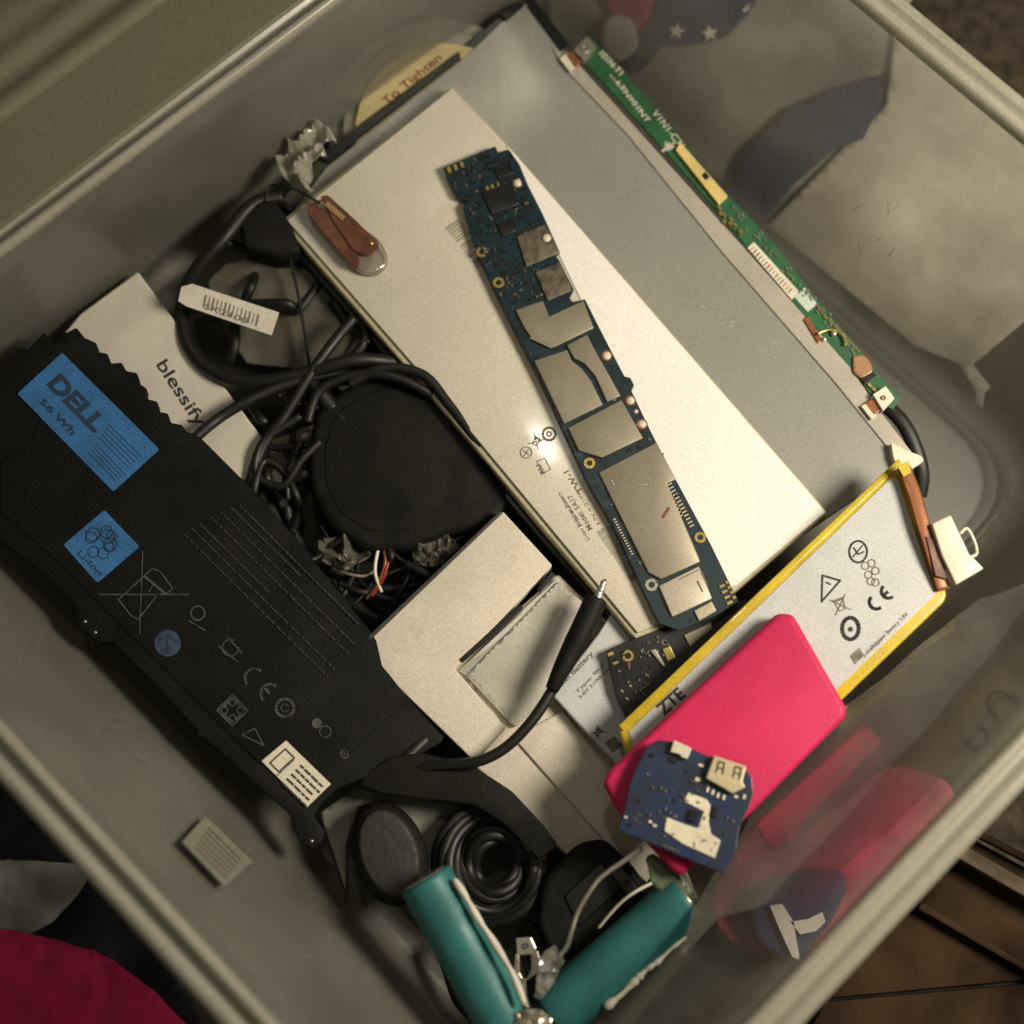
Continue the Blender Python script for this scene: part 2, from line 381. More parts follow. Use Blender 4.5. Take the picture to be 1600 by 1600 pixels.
p = Print(wl.up(.0008))
for i in range(6): p.line([(322-4*i+4, 1290+6*i+3), (376-4*i, 1340+6*i+2)], 1.6)
p.build(m_softink, BIN)
p = Print(wr.up(.0004)); p.arc((1562, 1100), 19, -220, 20, 5, rot=-40); p.line([(1580, 1082), (1590, 1092)], 5); p.arc((1524, 1152), 18, -60, 190, 5, rot=-10); p.line([(1524, 1152), (1512, 1158)], 4)
p.build(M('embossed_mark', (.13, .125, .105), .5), BIN, 'embossed_mark')
# ribbed lid outside the upper-left rim
def ribbed(name, p00, p10, p11, p01, z0, z1, mat, nrib, n=160, amp=.0022, start=.16):
    a, b, c, d = at(*p00, z0), at(*p10, z0), at(*p11, z1), at(*p01, z1); V, F = [], []; m = 12
    for i in range(n+1):
        t = i/n; h = 0
        if t > start: h = amp*(math.sin((t-start)*nrib*2*math.pi)*.5+.5)*(.6+.4*math.sin(t*9))
        for j in range(m+1):
            s = j/m; w = a.lerp(b, s).lerp(d.lerp(c, s), t); V.append((w.x, w.y, w.z+h))
    for i in range(n):
        for j in range(m): F.append((i*(m+1)+j, i*(m+1)+j+1, (i+1)*(m+1)+j+1, (i+1)*(m+1)+j))
    me = bpy.data.meshes.new(name); me.from_pydata(V, [], F); me.update()
    for p in me.polygons: p.use_smooth = True
    o = link(name, me, mat); s = o.modifiers.new('thick', 'SOLIDIFY'); s.thickness = .0015; s.offset = -1; return o
tag(ribbed('bin_lid', (-420, 672), (700, -173), (300, -560), (-700, 120), HR+.25, HR+1.0, m_lid, 10, amp=.0020, start=.22), 'ribbed cloudy plastic lid lying outside the upper left rim of the bin', 'lid')
rd = random.Random(5)
for i_, nm in ((2, 'scratch'), (1, 'scratch'), (0, 'scratch')):
    p = Print(wallplane(i_, .0012), .0002); q0 = {2: [(60, 900), (450, 1450)], 1: [(1560, 760), (1150, 1420)], 0: [(1250, 250), (1560, 420)]}[i_]
    for k in range(12):
        x, y = rd.uniform(q0[0][0], q0[1][0])+rd.uniform(-60, 60), 0
        t = (x-q0[0][0])/(q0[1][0]-q0[0][0]); y = q0[0][1]+(q0[1][1]-q0[0][1])*t+rd.uniform(-50, 90); a = rd.uniform(0, 3.14); L_ = rd.uniform(3, 26)
        p.line([(x, y), (x+math.cos(a)*L_, y+math.sin(a)*L_)], rd.uniform(.5, 1.0))
    p.build(M('scuff_mark', (.24, .23, .19), .6), BIN, nm)['kind'] = 'stuff'
# ---- cloths and papers outside, seen past and through the walls ----
def cloth(label, pts, z, mat, amp=.5, seed=1, name='folded_cloth', cat='cloth', fs=30): return tag(sheet(name, pts, z, mat, amp=amp, seed=seed, fs=fs, step=16, thick=.0015), label, cat)
cloth('grey brown wrapping paper on the floor under the star printed cloth', [(850, -60), (1460, -60), (1400, 40), (1385, 165), (1300, 250), (1200, 340), (1100, 262), (980, 150), (860, 40)], -.35, m_kraft, .05, 16, 'paper_sheet', 'paper', 15)
fl = thing('star_print_cloth', 'navy blue cloth printed with two white stars behind the upper right wall', 'cloth', 1070, 20, 0.)
sheet('cloth', [(975, 112), (985, 70), (1020, 20), (1040, -40), (1210, -50), (1170, 20), (1135, 55), (1085, 68), (1035, 68), (1005, 108)], .1, m_navy, fl, amp=.1, seed=2, fs=40, step=16, thick=.001)
def star(p, c, r, rot=0):
    P = [(c[0]+(r if k % 2 == 0 else r*.42)*math.sin(math.radians(36*k+rot)), c[1]-(r if k % 2 == 0 else r*.42)*math.cos(math.radians(36*k+rot))) for k in range(10)]
    return p.q(P)
for f_ in (lambda p: star(p, (1057, 49), 14, 10), lambda p: star(p, (1109, 52), 14, -8), lambda p: p.q([(1160, 15), (1172, 6), (1170, 14), (1163, 20)])): p = Print(.3); f_(p); p.build(m_paper, fl, 'star_print')
cloth('plain navy cloth lying in a wide fold behind the middle of the right wall', [(1140, 298), (1165, 235), (1230, 170), (1300, 138), (1380, 115), (1378, 160), (1350, 215), (1300, 235), (1240, 285), (1190, 350)], .25, m_navy, .15, 3)
cloth('dark red scrap of cloth behind the top corner of the bin', [(930, -40), (1035, -40), (1015, 25), (990, 52), (955, 20)], .1, m_pinkcloth, .05, 4)
cloth('pale beige rounded scrap beside the star printed cloth', rnd([(935, 45), (960, 18), (990, 30), (1000, 70), (975, 95), (945, 90)], 14), .3, m_tan, .05, 5)
cloth('large tan paper sheet on the floor behind the right wall', [(1200, 352), (1300, 250), (1385, 165), (1400, 40), (1700, 300), (1720, 400), (1515, 575), (1430, 540), (1345, 470)], .05, m_tan, .08, 6, 'paper_sheet', 'paper', 15)
cloth('torn pale paper tip pointing at the right corner of the bin', [(1500, 570), (1520, 568), (1548, 605), (1538, 615), (1536, 635), (1524, 632), (1524, 610)], .2, m_paper, .05, 7, 'paper_scrap', 'paper')
cloth('pink sheet outside the lower right wall, standing in for the reflection of the pink slab', rnd([(1180, 1290), (1300, 1250), (1400, 1190), (1495, 1225), (1480, 1330), (1400, 1440), (1240, 1500), (1130, 1470), (1105, 1400)], 30), .6, m_pinkreflect, .3, 8)  # added sheet: the pink slab's soft reflection in the wall, done as colour
nv = thing('navy_print_cloth', 'dark navy cloth with a white printed mark outside the lower right wall', 'cloth', 1250, 1420, 0.)
sheet('cloth', rnd([(1165, 1420), (1200, 1380), (1260, 1355), (1318, 1360), (1325, 1385), (1300, 1440), (1250, 1500), (1190, 1480)], 12), 1.4, m_navy, nv, amp=.1, seed=9, fs=40, step=14)
p = Print(1.62); p.q([(1203, 1415), (1222, 1412), (1240, 1440), (1250, 1500), (1238, 1495), (1215, 1445)]); p.build(m_paper, nv, 'printed_mark'); p = Print(1.62); p.q([(1235, 1440), (1262, 1436), (1285, 1425), (1290, 1440), (1275, 1455), (1250, 1460)]); p.build(m_paper, nv, 'printed_mark')
cloth('black cloth on the floor outside the lower left rim', [(-700, 900), (-200, 1000), (120, 1310), (250, 1450), (330, 1640), (-100, 1700), (-700, 1400)], 1., m_black_cloth, .6, 10)
cloth('crumpled pale grey cloth corner beside the crimson cloth', [(-200, 1340), (60, 1345), (145, 1352), (118, 1400), (85, 1440), (45, 1462), (-20, 1450), (-200, 1470)], 2.2, m_greycloth, .7, 11)
cloth('crimson cloth heaped on the floor at the lower left corner', [(-200, 1440), (20, 1452), (90, 1470), (170, 1500), (240, 1550), (330, 1640), (200, 1800), (-250, 1800)], 2.6, m_pinkcloth, .5, 12)
# dark wooden planks outside the lower right rim
wd = thing('wooden_rack', 'dark wooden slatted rack standing beyond the lower right rim', 'rack', 1550, 1450, -.5)
prism('plank', [(1330, 1480), (1500, 1300), (1720, 1420), (1720, 1520), (1290, 1560)], -.1, .4, m_wood, wd)
prism('plank', [(1290, 1566), (1720, 1528), (1720, 1760), (1180, 1760)], -.15, .4, m_wood, wd)
prism('slat', [(1492, 1312), (1900, 1545), (1900, 1575), (1478, 1330)], 1.0, .5, m_woodl, wd, .0008)
prism('slat', [(1520, 1290), (1900, 1490), (1900, 1500), (1512, 1300)], .6, .4, m_wood, wd, .0008)
prism('slat', [(1440, 1410), (1900, 1680), (1900, 1690), (1434, 1420)], .5, .4, m_wood, wd, .0008)
# ================= inside =================
# --- yellow-labelled round jar behind the panel
jar = thing('round_jar', 'round clear jar with a yellow label behind the black edge of the display panel', 'jar', 690, 200, .2)
circ = lambda c, r, n=40, ry=None: [(c[0]+r*math.cos(2*math.pi*i/n), c[1]+(ry or r)*math.sin(2*math.pi*i/n)) for i in range(n)]
prism('jar_body', circ((690, 205), 178), 1.4, 1.2, m_bag2, jar, .002, 4)
prism('shoulder', circ((692, 205), 158), 1.7, .25, m_bag2, jar, .001, 3)
prism('label', circ((694, 207), 140), 1.9, .15, m_ylabel, jar, .0005)
p = Print(1.9); p.text('To Tighten', (604, 165), (692, 92), 15, .012); p.text('Turn', (585, 195), (604, 170), 11, .01); p.build(m_redink, jar, 'lettering')
# --- cardboard under the cables
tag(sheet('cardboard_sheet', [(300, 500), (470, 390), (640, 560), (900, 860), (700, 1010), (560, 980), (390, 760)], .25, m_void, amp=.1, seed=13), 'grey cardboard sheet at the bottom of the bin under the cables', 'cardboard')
tag(sheet('paper_scrap', [(390, 700), (420, 690), (500, 660), (500, 740), (440, 760), (385, 800)], .5, m_paper, amp=.1, seed=14), 'small white paper scrap showing between cables by the white box', 'paper')
tag(sheet('paper_scrap', [(500, 570), (560, 490), (590, 560), (620, 640), (540, 620)], .6, m_tan, amp=.1, seed=15), 'pale tan scrap showing between crossing cables above the black adapter', 'paper')
# --- blessify box
bx = thing('white_box', 'slim white box lettered blessify beside the black laptop battery', 'box', 300, 560, 1.)
bpl = Z(2.2)
prism('body', [(215, 424), (408, 682), (385, 752), (300, 735), (100, 520), (125, 490)], bpl, 1.2, m_paper, bx, .0008)
p = Print(bpl); p.text('blessify', (244, 570), (308, 668), 20, .012); p.build(m_ink, bx, 'lettering')
# --- LCD panel
lp = tilt3((825, 0, 1.9), (1430, 715, 2.9), (460, 320, 2.0))
lcd = thing('display_panel', 'large grey laptop display panel lying face down with a green circuit strip', 'display panel', 900, 500, 1.2)
prism('backlight_sheet', [(822, 4), (880, 76), (905, 100), (1130, 350), (1246, 478), (1330, 571), (1365, 628), (1432, 715), (1290, 812), (1100, 945), (1016, 1006), (985, 985), (441, 352), (508, 262), (722, 92), (785, 32)], lp, .25, m_lcd, lcd, .0006)
prism('frame', [(818, -4), (812, 2), (505, 240), (415, 338), (640, 600), (800, 790), (960, 972), (1016, 1016), (1020, 1008), (520, 420), (520, 270), (830, 30)], lp.up(-.0008), .3, m_dkgrey, lcd, .0006)
prism('edge_strip', [(862, 72), (905, 101), (1130, 351), (1246, 479), (1330, 572), (1365, 629), (1432, 715), (1405, 722), (1305, 598), (1130, 396), (980, 210), (880, 105)], lp.up(.0007), .08, m_lcd2, lcd, .0005)
prism('edge_tape', [(508, 236), (718, 80), (720, 90), (512, 252), (497, 246)], lp.up(.0012), .25, m_lcdb, lcd, .0003)
prism('edge_tape', [(783, 22), (812, 2), (818, 8), (790, 32)], lp.up(.0012), .25, m_lcdb, lcd, .0003)
prism('edge_tape', [(824, -2), (834, -4), (887, 66), (877, 78), (828, 12)], lp.up(.0014), .2, m_lcdb, lcd, .0003)
pp = lp.up(.0010)
pcb = prism('circuit_strip', [(905, 84), (922, 57), (972, 110), (1065, 218), (1137, 304), (1206, 375), (1260, 446), (1364, 573), (1407, 620), (1395, 640), (1364, 622), (1330, 575), (1246, 480), (1167, 386), (1116, 324), (1041, 238), (917, 101)], pp, .12, m_green, lcd, .0002)
def on_pcb(nm, pts, h, mat, bev=.0002): return prism(nm, pts, pp.up(h*.01), h, mat, pcb, bev)
on_pcb('connector', [(1063, 222), (1137, 306), (1123, 319), (1056, 234)], .18, M('yellow_connector', (.72, .55, .20), .4))
on_pcb('latch', [(1102, 268), (1109, 276), (1103, 281), (1097, 274)], .22, m_chipb)
on_pcb('barcode_sticker', [(1178, 378), (1250, 457), (1237, 468), (1168, 387)], .03, m_offw, 0)
on_pcb('pale_label', [(1257, 449), (1277, 475), (1262, 487), (1241, 464)], .04, M('mint_label', (.45, .55, .48), .5), 0)
sweep('copper_clip', spline([at(x, y, pp.up(.0015)) for x, y in ((1277, 522), (1292, 516), (1308, 517), (1318, 526), (1322, 540))], 5), .0005, m_gold, pcb, 8)
dome('solder_stud', pcb, pp.up(.001), (1303, 521), 5, m_solder); dome('solder_stud', pcb, pp.up(.001), (1288, 530), 4, m_solder)
on_pcb('copper_tape', rnd([(1332, 556), (1350, 553), (1362, 566), (1364, 582), (1348, 592), (1334, 582)], 6), .12, M('bright_copper', (.62, .36, .20), .3, metal=.6, var=.15), .0006)
on_pcb('dark_chip', [(1345, 590), (1364, 580), (1370, 588), (1352, 600)], .12, m_chipb)
prism('copper_tab', [(1262, 492), (1276, 515), (1286, 532), (1278, 536), (1256, 500)], pp.up(.0005), .1, m_copper, lcd, .0003)
on_pcb('mounting_bracket', [(917, 56), (932, 72), (913, 94), (896, 78)], .3, m_steel)
ringobj('screw_eye', pcb, pp.up(.003), (914, 76), 3, 7, .05, m_solder)
prism('ribbon_tab', [(874, 91), (887, 80), (903, 99), (890, 112)], pp.up(.001), .1, m_offw, lcd, .0003)
prism('copper_tab', [(885, 84), (893, 78), (908, 97), (899, 104)], pp.up(.0016), .1, m_copper, lcd, .0003)
on_pcb('mounting_bracket', [(1364, 616), (1384, 603), (1398, 622), (1380, 642)], .3, m_offw)
ringobj('screw_eye', pcb, pp.up(.003), (1380, 622), 2, 4, .05, m_copper)
prism('copper_tab', [(1352, 630), (1364, 622), (1378, 640), (1366, 648)], pp.up(.0016), .1, m_copper, lcd, .0003)
prism('ribbon_tab', [(1345, 634), (1353, 630), (1370, 650), (1362, 656)], pp.up(.0014), .1, m_offw, lcd, .0003)
prism('foot_tab', rnd([(1392, 690), (1412, 702), (1440, 712), (1444, 720), (1425, 732), (1408, 742), (1396, 715)], 4), pp.up(.003), .4, m_offw, lcd, .0006)
def along(a, b, n, w, h, rot, ht, jit=0): return [(a[0]+(b[0]-a[0])*i/(n-1)+random.uniform(-jit, jit), a[1]+(b[1]-a[1])*i/(n-1)+random.uniform(-jit, jit), w, h, rot, ht) for i in range(n)]
bits('gold_contact', pcb, pp, along((1279, 484), (1341, 549), 16, 3, 3, 45, .06)+along((1120, 330), (1158, 365), 9, 6, 4, 45, .1, 5)+along((1345, 590), (1365, 610), 4, 7, 4, 45, .1), m_gold)['kind'] = 'stuff'
bits('tiny_component', pcb, pp, [(1040+12+t*340+random.uniform(-14, 14)*.6+6, 222+t*400+random.uniform(-5, 5), random.choice((3, 5)), 3, 48, .06) for t in [random.random()*.62+.26 for _ in range(70)]], m_solder)['kind'] = 'stuff'
p = Print(pp); p.text('LTN101NT', (962, 130), (1010, 192), 9, .01); p.text('V1N1-C31', (1018, 176), (1062, 232), 11, .01); p.text('101N-T1', (935, 84), (968, 118), 10, .03)
p.text('E248779 94V-0', (952, 118), (1000, 172), 4)
for i in range(15): p.line([(1040+random.uniform(-8, 10), 232+random.uniform(-8, 6)), (1046+random.uniform(-8, 10), 226+random.uniform(-8, 6))], 1.5)
p.build(m_offw, pcb, 'white_lettering')
p = Print(pp.up(.0003)); [p.line([(1178+i*4.2, 386+i*4.7), (1173+i*4.2, 391+i*4.7)], random.choice((1.2, 2, 2.6))) for i in range(15)]; p.build(m_softink, pcb, 'barcode')
# scratches
p = Print(lp); [p.line([(x, y), (x+random.uniform(-6, 8), y+random.uniform(-3, 4))], .8) for x, y in [(1085, 470), (1095, 478), (1110, 485), (1118, 480), (1128, 495), (1139, 510), (1143, 502), (1210, 560), (1280, 650), (1200, 640), (1010, 300), (1030, 420)]]
p.build(m_paper, lcd, 'scratch')['kind'] = 'stuff'
# black cable behind the panel's lower right corner
tag(cable('cable', [(1380, 630, 1.5), (1410, 660, 1.6), (1430, 700, 1.5), (1440, 740, 1.2), (1436, 775, .8)], .32, m_black, flat=.7), 'short black cable bending past the lower right end of the circuit strip', 'cable')
# --- white slab battery
sp = lp.up(.0075)
slab = thing('white_battery_pack', 'wide flat white battery pack lying on the grey display panel', 'battery', 860, 560, 2.4)
prism('cell', [(441, 350), (446, 339), (706, 134), (806, 239), (1294, 800), (1150, 925), (1032, 982), (992, 998), (960, 960), (700, 650)], sp.up(-.0012), .55, m_cream, slab, .0010, 3)
prism('wrap', [(448, 344), (706, 137), (806, 242), (1290, 800), (1150, 915), (1030, 974), (996, 989), (700, 632)], sp, .13, m_slab, slab, .0005, 3)
prism('lit_face', [(790, 226), (806, 242), (1290, 800), (1150, 915), (1100, 925), (1000, 660), (850, 350)], sp.up(.0004), .06, m_slablit, slab, .0004, 2)  # lit right side of the pack, painted as a paler copy of the wrap
p = Print(sp)
p.arc((858, 678), 10, 0, 360, 3.6); p.arc((858, 678), 3.5, 0, 360, 2, 8); p.arc((822, 707), 9, 0, 360, 1.4); p.line([(817, 703), (827, 711)], 1.4); p.line([(826, 702), (819, 712)], 1)
p.bin((838, 690), 9, 1.6, 30); p.line([(839, 721), (851, 716), (860, 733), (848, 740)], 1.2, True)
p.text('RU', (853, 738), (843, 724), 8, .02); p.text('TW-1', (912, 768), (888, 734), 9, .02)
p.text('Model: 5A17', (926, 826), (893, 772), 8, .01); p.text('+ 3.7V = 21Wh', (945, 828), (903, 764), 5); p.text('Li-ion Polymer Battery', (922, 843), (875, 768), 6, .005); p.text('Made in', (910, 820), (880, 775), 4)
p.build(m_softink, slab); p = Print(sp)
for i in range(26):
    if random.random() < .9: x, y = 934+i*2.1, 832+i*3.05; p.line([(x, y), (x+20, y-10)], random.choice((1.8, 2.6, 3.2)))
for i in range(16):
    if random.random() < .9: x, y = 698+i*3.2, 357+i*4.0; p.line([(x, y), (x+19, y-13)], random.choice((2, 3, 4)))
p.build(m_barcode, slab, 'barcode')['kind'] = 'stuff'
p = Print(sp); p.line([(979, 536), (985, 529)], 3); p.build(m_greyink, slab, 'scuff')
p = Print(lp.up(.0)); rs = random.Random(3)
for k in range(46):
    t = rs.random(); x, y = 850+t*440+rs.uniform(-20, 45), 120+t*560+rs.uniform(-60, 20); a = rs.uniform(0, 3.1); L_ = rs.uniform(2, 14); p.line([(x, y), (x+math.cos(a)*L_, y+math.sin(a)*L_)], rs.uniform(.4, .8))
p.build(M('panel_scuff', (.46, .44, .38), .5), lcd, 'scratch')['kind'] = 'stuff'
# --- capsule with brown strip on slab
cp = thing('flex_capsule', 'small clear plastic sleeve holding a brown flex strip on the white battery pack', 'component', 545, 375, sp)
prism('sleeve', rnd([(478, 330), (500, 305), (595, 375), (608, 405), (590, 428), (560, 425)], 14), sp.up(.004), .36, m_glass, cp, .0012, 4)
prism('brown_strip', rnd([(478, 322), (490, 316), (515, 330), (562, 405), (560, 420), (545, 410), (485, 340)], 6), sp.up(.0055), .1, m_brown, cp, .0004)
prism('copper_strip', rnd([(500, 306), (512, 304), (552, 340), (591, 378), (592, 388), (575, 400), (552, 392), (520, 345)], 4), sp.up(.0062), .1, m_brown, cp, .0004)
prism('gold_band', [(512, 314), (540, 338), (534, 344), (506, 320)], sp.up(.0068), .05, M('tan_band', (.30, .19, .09), .4), cp, 0)
dome('gold_dot', cp, sp.up(.0064), (580, 380), 3.5, m_gold)
# --- crumpled clear tape at the panel's left corner
tag(sheet('crumpled_film', [(452, 205), (470, 196), (520, 215), (528, 228), (505, 232), (515, 260), (490, 262), (480, 290), (505, 310), (470, 300), (445, 285), (438, 260), (455, 240)], 3.0, m_bag2, amp=.8, fs=110, ridged=True, seed=3, step=6), 'crumpled clear plastic film at the left corner of the display panel', 'plastic film')
tag(cable('wire', [(415, 315, 3), (420, 292, 3), (440, 290, 3.2), (470, 300, 3.2), (500, 318, 3.6)], .05, m_black), 'thin black wire leading to the brown flex strip', 'wire')
# --- motherboard
mp = sp.up(.0035)
mb = thing('tablet_motherboard', 'long narrow blue green motherboard with tin shields lying across the white battery pack', 'circuit board', 900, 600, sp)
mbo = [(692, 262), (774, 228), (778, 238), (790, 234), (796, 234), (812, 257), (824, 287), (847, 332), (875, 394), (869, 400), (875, 408), (897, 453), (890, 465), (895, 472), (914, 467), (931, 501), (954, 546), (976, 588), (985, 590), (991, 602), (987, 611), (1003, 645), (1022, 684), (1056, 749), (1112, 853), (1154, 940), (1117, 963), (1060, 985), (1030, 974), (1005, 923), (960, 825), (920, 757), (892, 698), (847, 600), (830, 566), (777, 462), (748, 400), (723, 324), (729, 313), (715, 309)]
board = prism('board', mbo, mp, .12, m_teal_pcb, mb, .0002)
def sh(pts, h=.12, mat=m_shield, nm='shield', bev=.0005): return prism(nm, pts, mp.up(h*.01), h+.01, mat, mb, bev, 3)
for pts in ([(805, 484), (848, 469), (858, 494), (911, 469), (928, 512), (864, 543), (830, 528), (819, 512)],
            [(834, 563), (886, 546), (894, 564), (909, 575), (924, 595), (942, 632), (881, 662)],
            [(885, 539), (917, 522), (931, 549), (970, 618), (948, 628), (930, 588), (913, 568), (897, 560)],
            [(887, 668), (971, 624), (1005, 684), (940, 715), (904, 704)],
            [(935, 738), (1025, 691), (1056, 749), (1042, 755), (1092, 870), (1094, 878), (1033, 905), (1013, 895)]): sh(pts)
sh([(1029, 915), (1092, 884), (1113, 935), (1050, 964)], .12, M('pale_shield', (.50, .45, .35), .45, metal=.3, var=.05), 'label_shield')
sh([(1084, 954), (1112, 939), (1120, 954), (1092, 970)], .1, m_cream, 'tan_chip')
sh([(807, 369), (852, 349), (875, 394), (822, 417)], .1, m_chip, 'chip'); sh([(836, 425), (875, 408), (895, 453), (855, 470)], .1, m_chip, 'chip')
sh([(752, 300), (800, 283), (812, 318), (768, 336)], .08, m_chipb, 'black_chip'); sh([(775, 350), (800, 340), (808, 360), (785, 370)], .08, m_chipb, 'black_chip'); sh([(770, 262), (796, 250), (804, 270), (778, 280)], .06, m_chipb, 'black_chip')
for c, r in (((753, 394), 9), ((779, 442), 9), ((921, 724), 9), ((1094, 840), 9), ((1018, 914), 10)): ringobj('screw_ring', mb, mp, c, r*.5, r, .03, m_gold if r < 10 else m_solder)
for c, r in (((809, 286), 7), ((854, 372), 7), ((948, 556), 7), ((985, 626), 7), ((1003, 663), 7), ((994, 643), 3.5)):
    ringobj('screw_ring', mb, mp, c, r, r*1.25, .03, m_copper); dome('solder_stud', mb, mp.up(.0012 if c[0] == 854 else 0), c, r, m_offw, .5)
it = along((960, 812), (988, 866), 14, 4, 2, -25, .05)
for i in range(13): it.append((1046+i*2.9, 757+i*5.4, 8, 2, -28, .05))
for i in range(9): it.append((1040+i*2.9, 762+i*5.6, 7, 2, -28, .05))
bits('contact_row', mb, mp, it, m_cream)['kind'] = 'stuff'
bits('gold_contact', mb, mp, along((1128, 916), (1140, 942), 4, 9, 4, -25, .06)+along((1136, 910), (1147, 934), 4, 6, 4, -25, .06)+along((702, 266), (722, 258), 3, 5, 9, -22, .05)+along((762, 296), (778, 290), 3, 5, 8, -22, .05), m_gold)['kind'] = 'stuff'
def inside(q, B):
    ins = False
    for i in range(len(B)):
        a, b = B[i], B[i-1]
        if (a[1] > q[1]) != (b[1] > q[1]) and q[0] < (b[0]-a[0])*(q[1]-a[1])/(b[1]-a[1])+a[0]: ins = not ins
    return ins
def scatter(n, poly, mats, nm, par, pl, rot, avoid=(), s=(2, 6), ht=.06):
    xs = [p[0] for p in poly]; ys = [p[1] for p in poly]; gp = {i: [] for i in range(len(mats))}; k = 0
    while k < n:
        q = (random.uniform(min(xs), max(xs)), random.uniform(min(ys), max(ys)))
        c = Vector((sum(xs)/len(xs), sum(ys)/len(ys))); qq = Vector(q)+(Vector(q)-c).normalized()*4
        if inside(q, poly) and inside(qq, poly):
            gp[k % len(mats)].append((*q, random.uniform(*s), random.uniform(2, 3.5), rot+random.choice((0, 90)), ht))
        k += 1
    for i, m in enumerate(mats):
        if gp[i]: bits(nm, par, pl, gp[i], m)['kind'] = 'stuff'
scatter(420, mbo[:12]+[(805, 484), (777, 462), (748, 400), (723, 324), (729, 313), (715, 309)], [m_chip, m_chipb, m_greyink, m_teal_pcb, m_chipb, m_chipb], 'tiny_component', mb, mp, -25)
scatter(320, mbo, [m_chip, m_chipb, m_softink, m_chipb], 'tiny_component', mb, mp, -25, ht=.05)
p = Print(mp.up(.0013)); [p.q([(1067+i*3+j*-2.2+0, 898+i*-1.4+j*4.6), (1070+i*3-j*2.2, 896.6-i*1.4+j*4.6), (1071-2+i*3-j*2.2+2, 900-i*1.4+j*4.6), (1069+i*3-j*2.2, 901.5-i*1.4+j*4.6)]) for i in range(6) for j in range(1) if False]
p.line([(1062, 905), (1092, 890)], 1.5); p.line([(1096, 893), (1106, 915)], 1.5); p.line([(1090, 908), (1098, 924)], 2); p.build(m_softink, mb)
p = Print(mp.up(.0013)); p.line([(1036, 808), (1045, 794)], 4); p.build(m_redink, mb, 'red_mark')
p = Print(mp.up(.0013)); p.line([(843, 500), (852, 497)], 1.6); p.line([(845, 528), (856, 522)], 1.6); p.line([(829, 528), (862, 543)], 2.2); p.line([(1010, 745), (1016, 749), (1014, 757), (1004, 758)], 1); p.line([(955, 750), (960, 758)], 1); p.build(m_solder, mb, 'solder_seam')['kind'] = 'stuff'
# --- white tray, lower white case, label battery
t1 = Z(3.1)
tray = thing('white_tray', 'white L shaped plastic tray overlapping the black laptop battery', 'tray', 680, 1000, 1.8)
prism('body', rnd([(560, 1013), (786, 799), (863, 883), (711, 1045), (790, 1137), (742, 1191)], 3), t1, .7, m_white, tray, .0012, 3)
prism('dark_edge', [(555, 1013), (782, 797), (786, 801), (560, 1018)], t1.up(.0003), .5, m_dkgrey, tray, .0003)
case = thing('white_case', 'open white plastic case with a screw beneath the audio cable', 'case', 850, 1180, 1.2)
cpl = tilt3((870, 900, 2.6), (780, 1130, 2.5), (1000, 1350, 2.0))
prism('body', [(700, 1050), (872, 896), (960, 980), (1010, 1060), (1010, 1200), (1090, 1400), (960, 1345), (888, 1340), (738, 1194)], cpl, .6, m_white, case, .0012, 3)
prism('pouch_edge', rnd([(716, 1048), (868, 904), (884, 918), (735, 1060)], 3), cpl.up(.0018), .2, m_pouch, case, .0006, 3)
sheet('silver_pouch', rnd([(728, 1056), (872, 908), (935, 962), (905, 1040), (805, 1138)], 6), cpl.up(.0024), m_pouch, case, amp=.05, fs=30, seed=61, step=7, thick=.001)
prism('side_step', [(801, 1152), (962, 1335), (1010, 1380), (1050, 1330), (880, 1110)], cpl.up(.0012), .15, m_white, case, .0008, 3)
ringobj('screw', case, cpl.up(.0012), (737, 1069), 3, 9, .06, m_softink)
dome('screw_head', case, cpl.up(.0012), (737, 1069), 8, m_steel, .3)
prism('black_strip', [(718, 1030), (722, 1035), (818, 950), (813, 944)], t1.up(.0006), .3, m_lcdb, tray, .0003)
prism('black_strip', [(840, 920), (846, 924), (868, 898), (862, 892)], t1.up(.0006), .3, m_lcdb, tray, .0003)
lb = thing('labelled_cell', 'slim battery with a grey printed label beside the audio plug', 'battery', 940, 1080, 2.6)
lbp = Z(3.0)
prism('cell', [(862, 1085), (935, 990), (960, 950), (1020, 1010), (1010, 1150), (964, 1195)], lbp, .3, m_label, lb, .0006)
p = Print(lbp); p.text('Li-Ion Battery', (868, 1084), (928, 1022), 8, .015); p.text('Type: BLP', (902, 1084), (946, 1038), 5, .01); p.text('3.8V 2100mAh', (907, 1092), (955, 1044), 5, .01)
p.line([(888, 1114), (958, 1190)], 1.2); p.bin((934, 1144), 8, 1.6, 40); p.q([(945, 1160), (960, 1150), (972, 1165), (957, 1176)]); p.line([(975, 1110), (998, 1088)], 3); p.build(m_softink, lb)
# --- small dark board
sb = thing('small_circuit_board', 'small black circuit board with gold pads under the yellow edged battery', 'circuit board', 1010, 1050, 3.)
sbp = Z(3.45)
prism('board', [(948, 1016), (1000, 994), (1035, 972), (1118, 958), (1165, 935), (1170, 960), (985, 1135), (962, 1080)], sbp, .12, m_chipb, sb, .0003)
ringobj('screw_ring', sb, sbp, (981, 1025), 5, 9, .04, m_gold); ringobj('screw_ring', sb, sbp, (1037, 1004), 3, 5, .04, m_chip)
prism('gold_pad', [(1034, 1014), (1047, 1008), (1056, 1028), (1043, 1034)], sbp.up(.0008), .1, m_gold, sb)
prism('steel_pad', [(1015, 1016), (1024, 1013), (1040, 1040), (1036, 1042)], sbp.up(.0008), .1, m_steel, sb)
prism('tin_pad', [(1068, 992), (1110, 972), (1114, 982), (1078, 1012)], sbp.up(.0008), .1, m_shield, sb)
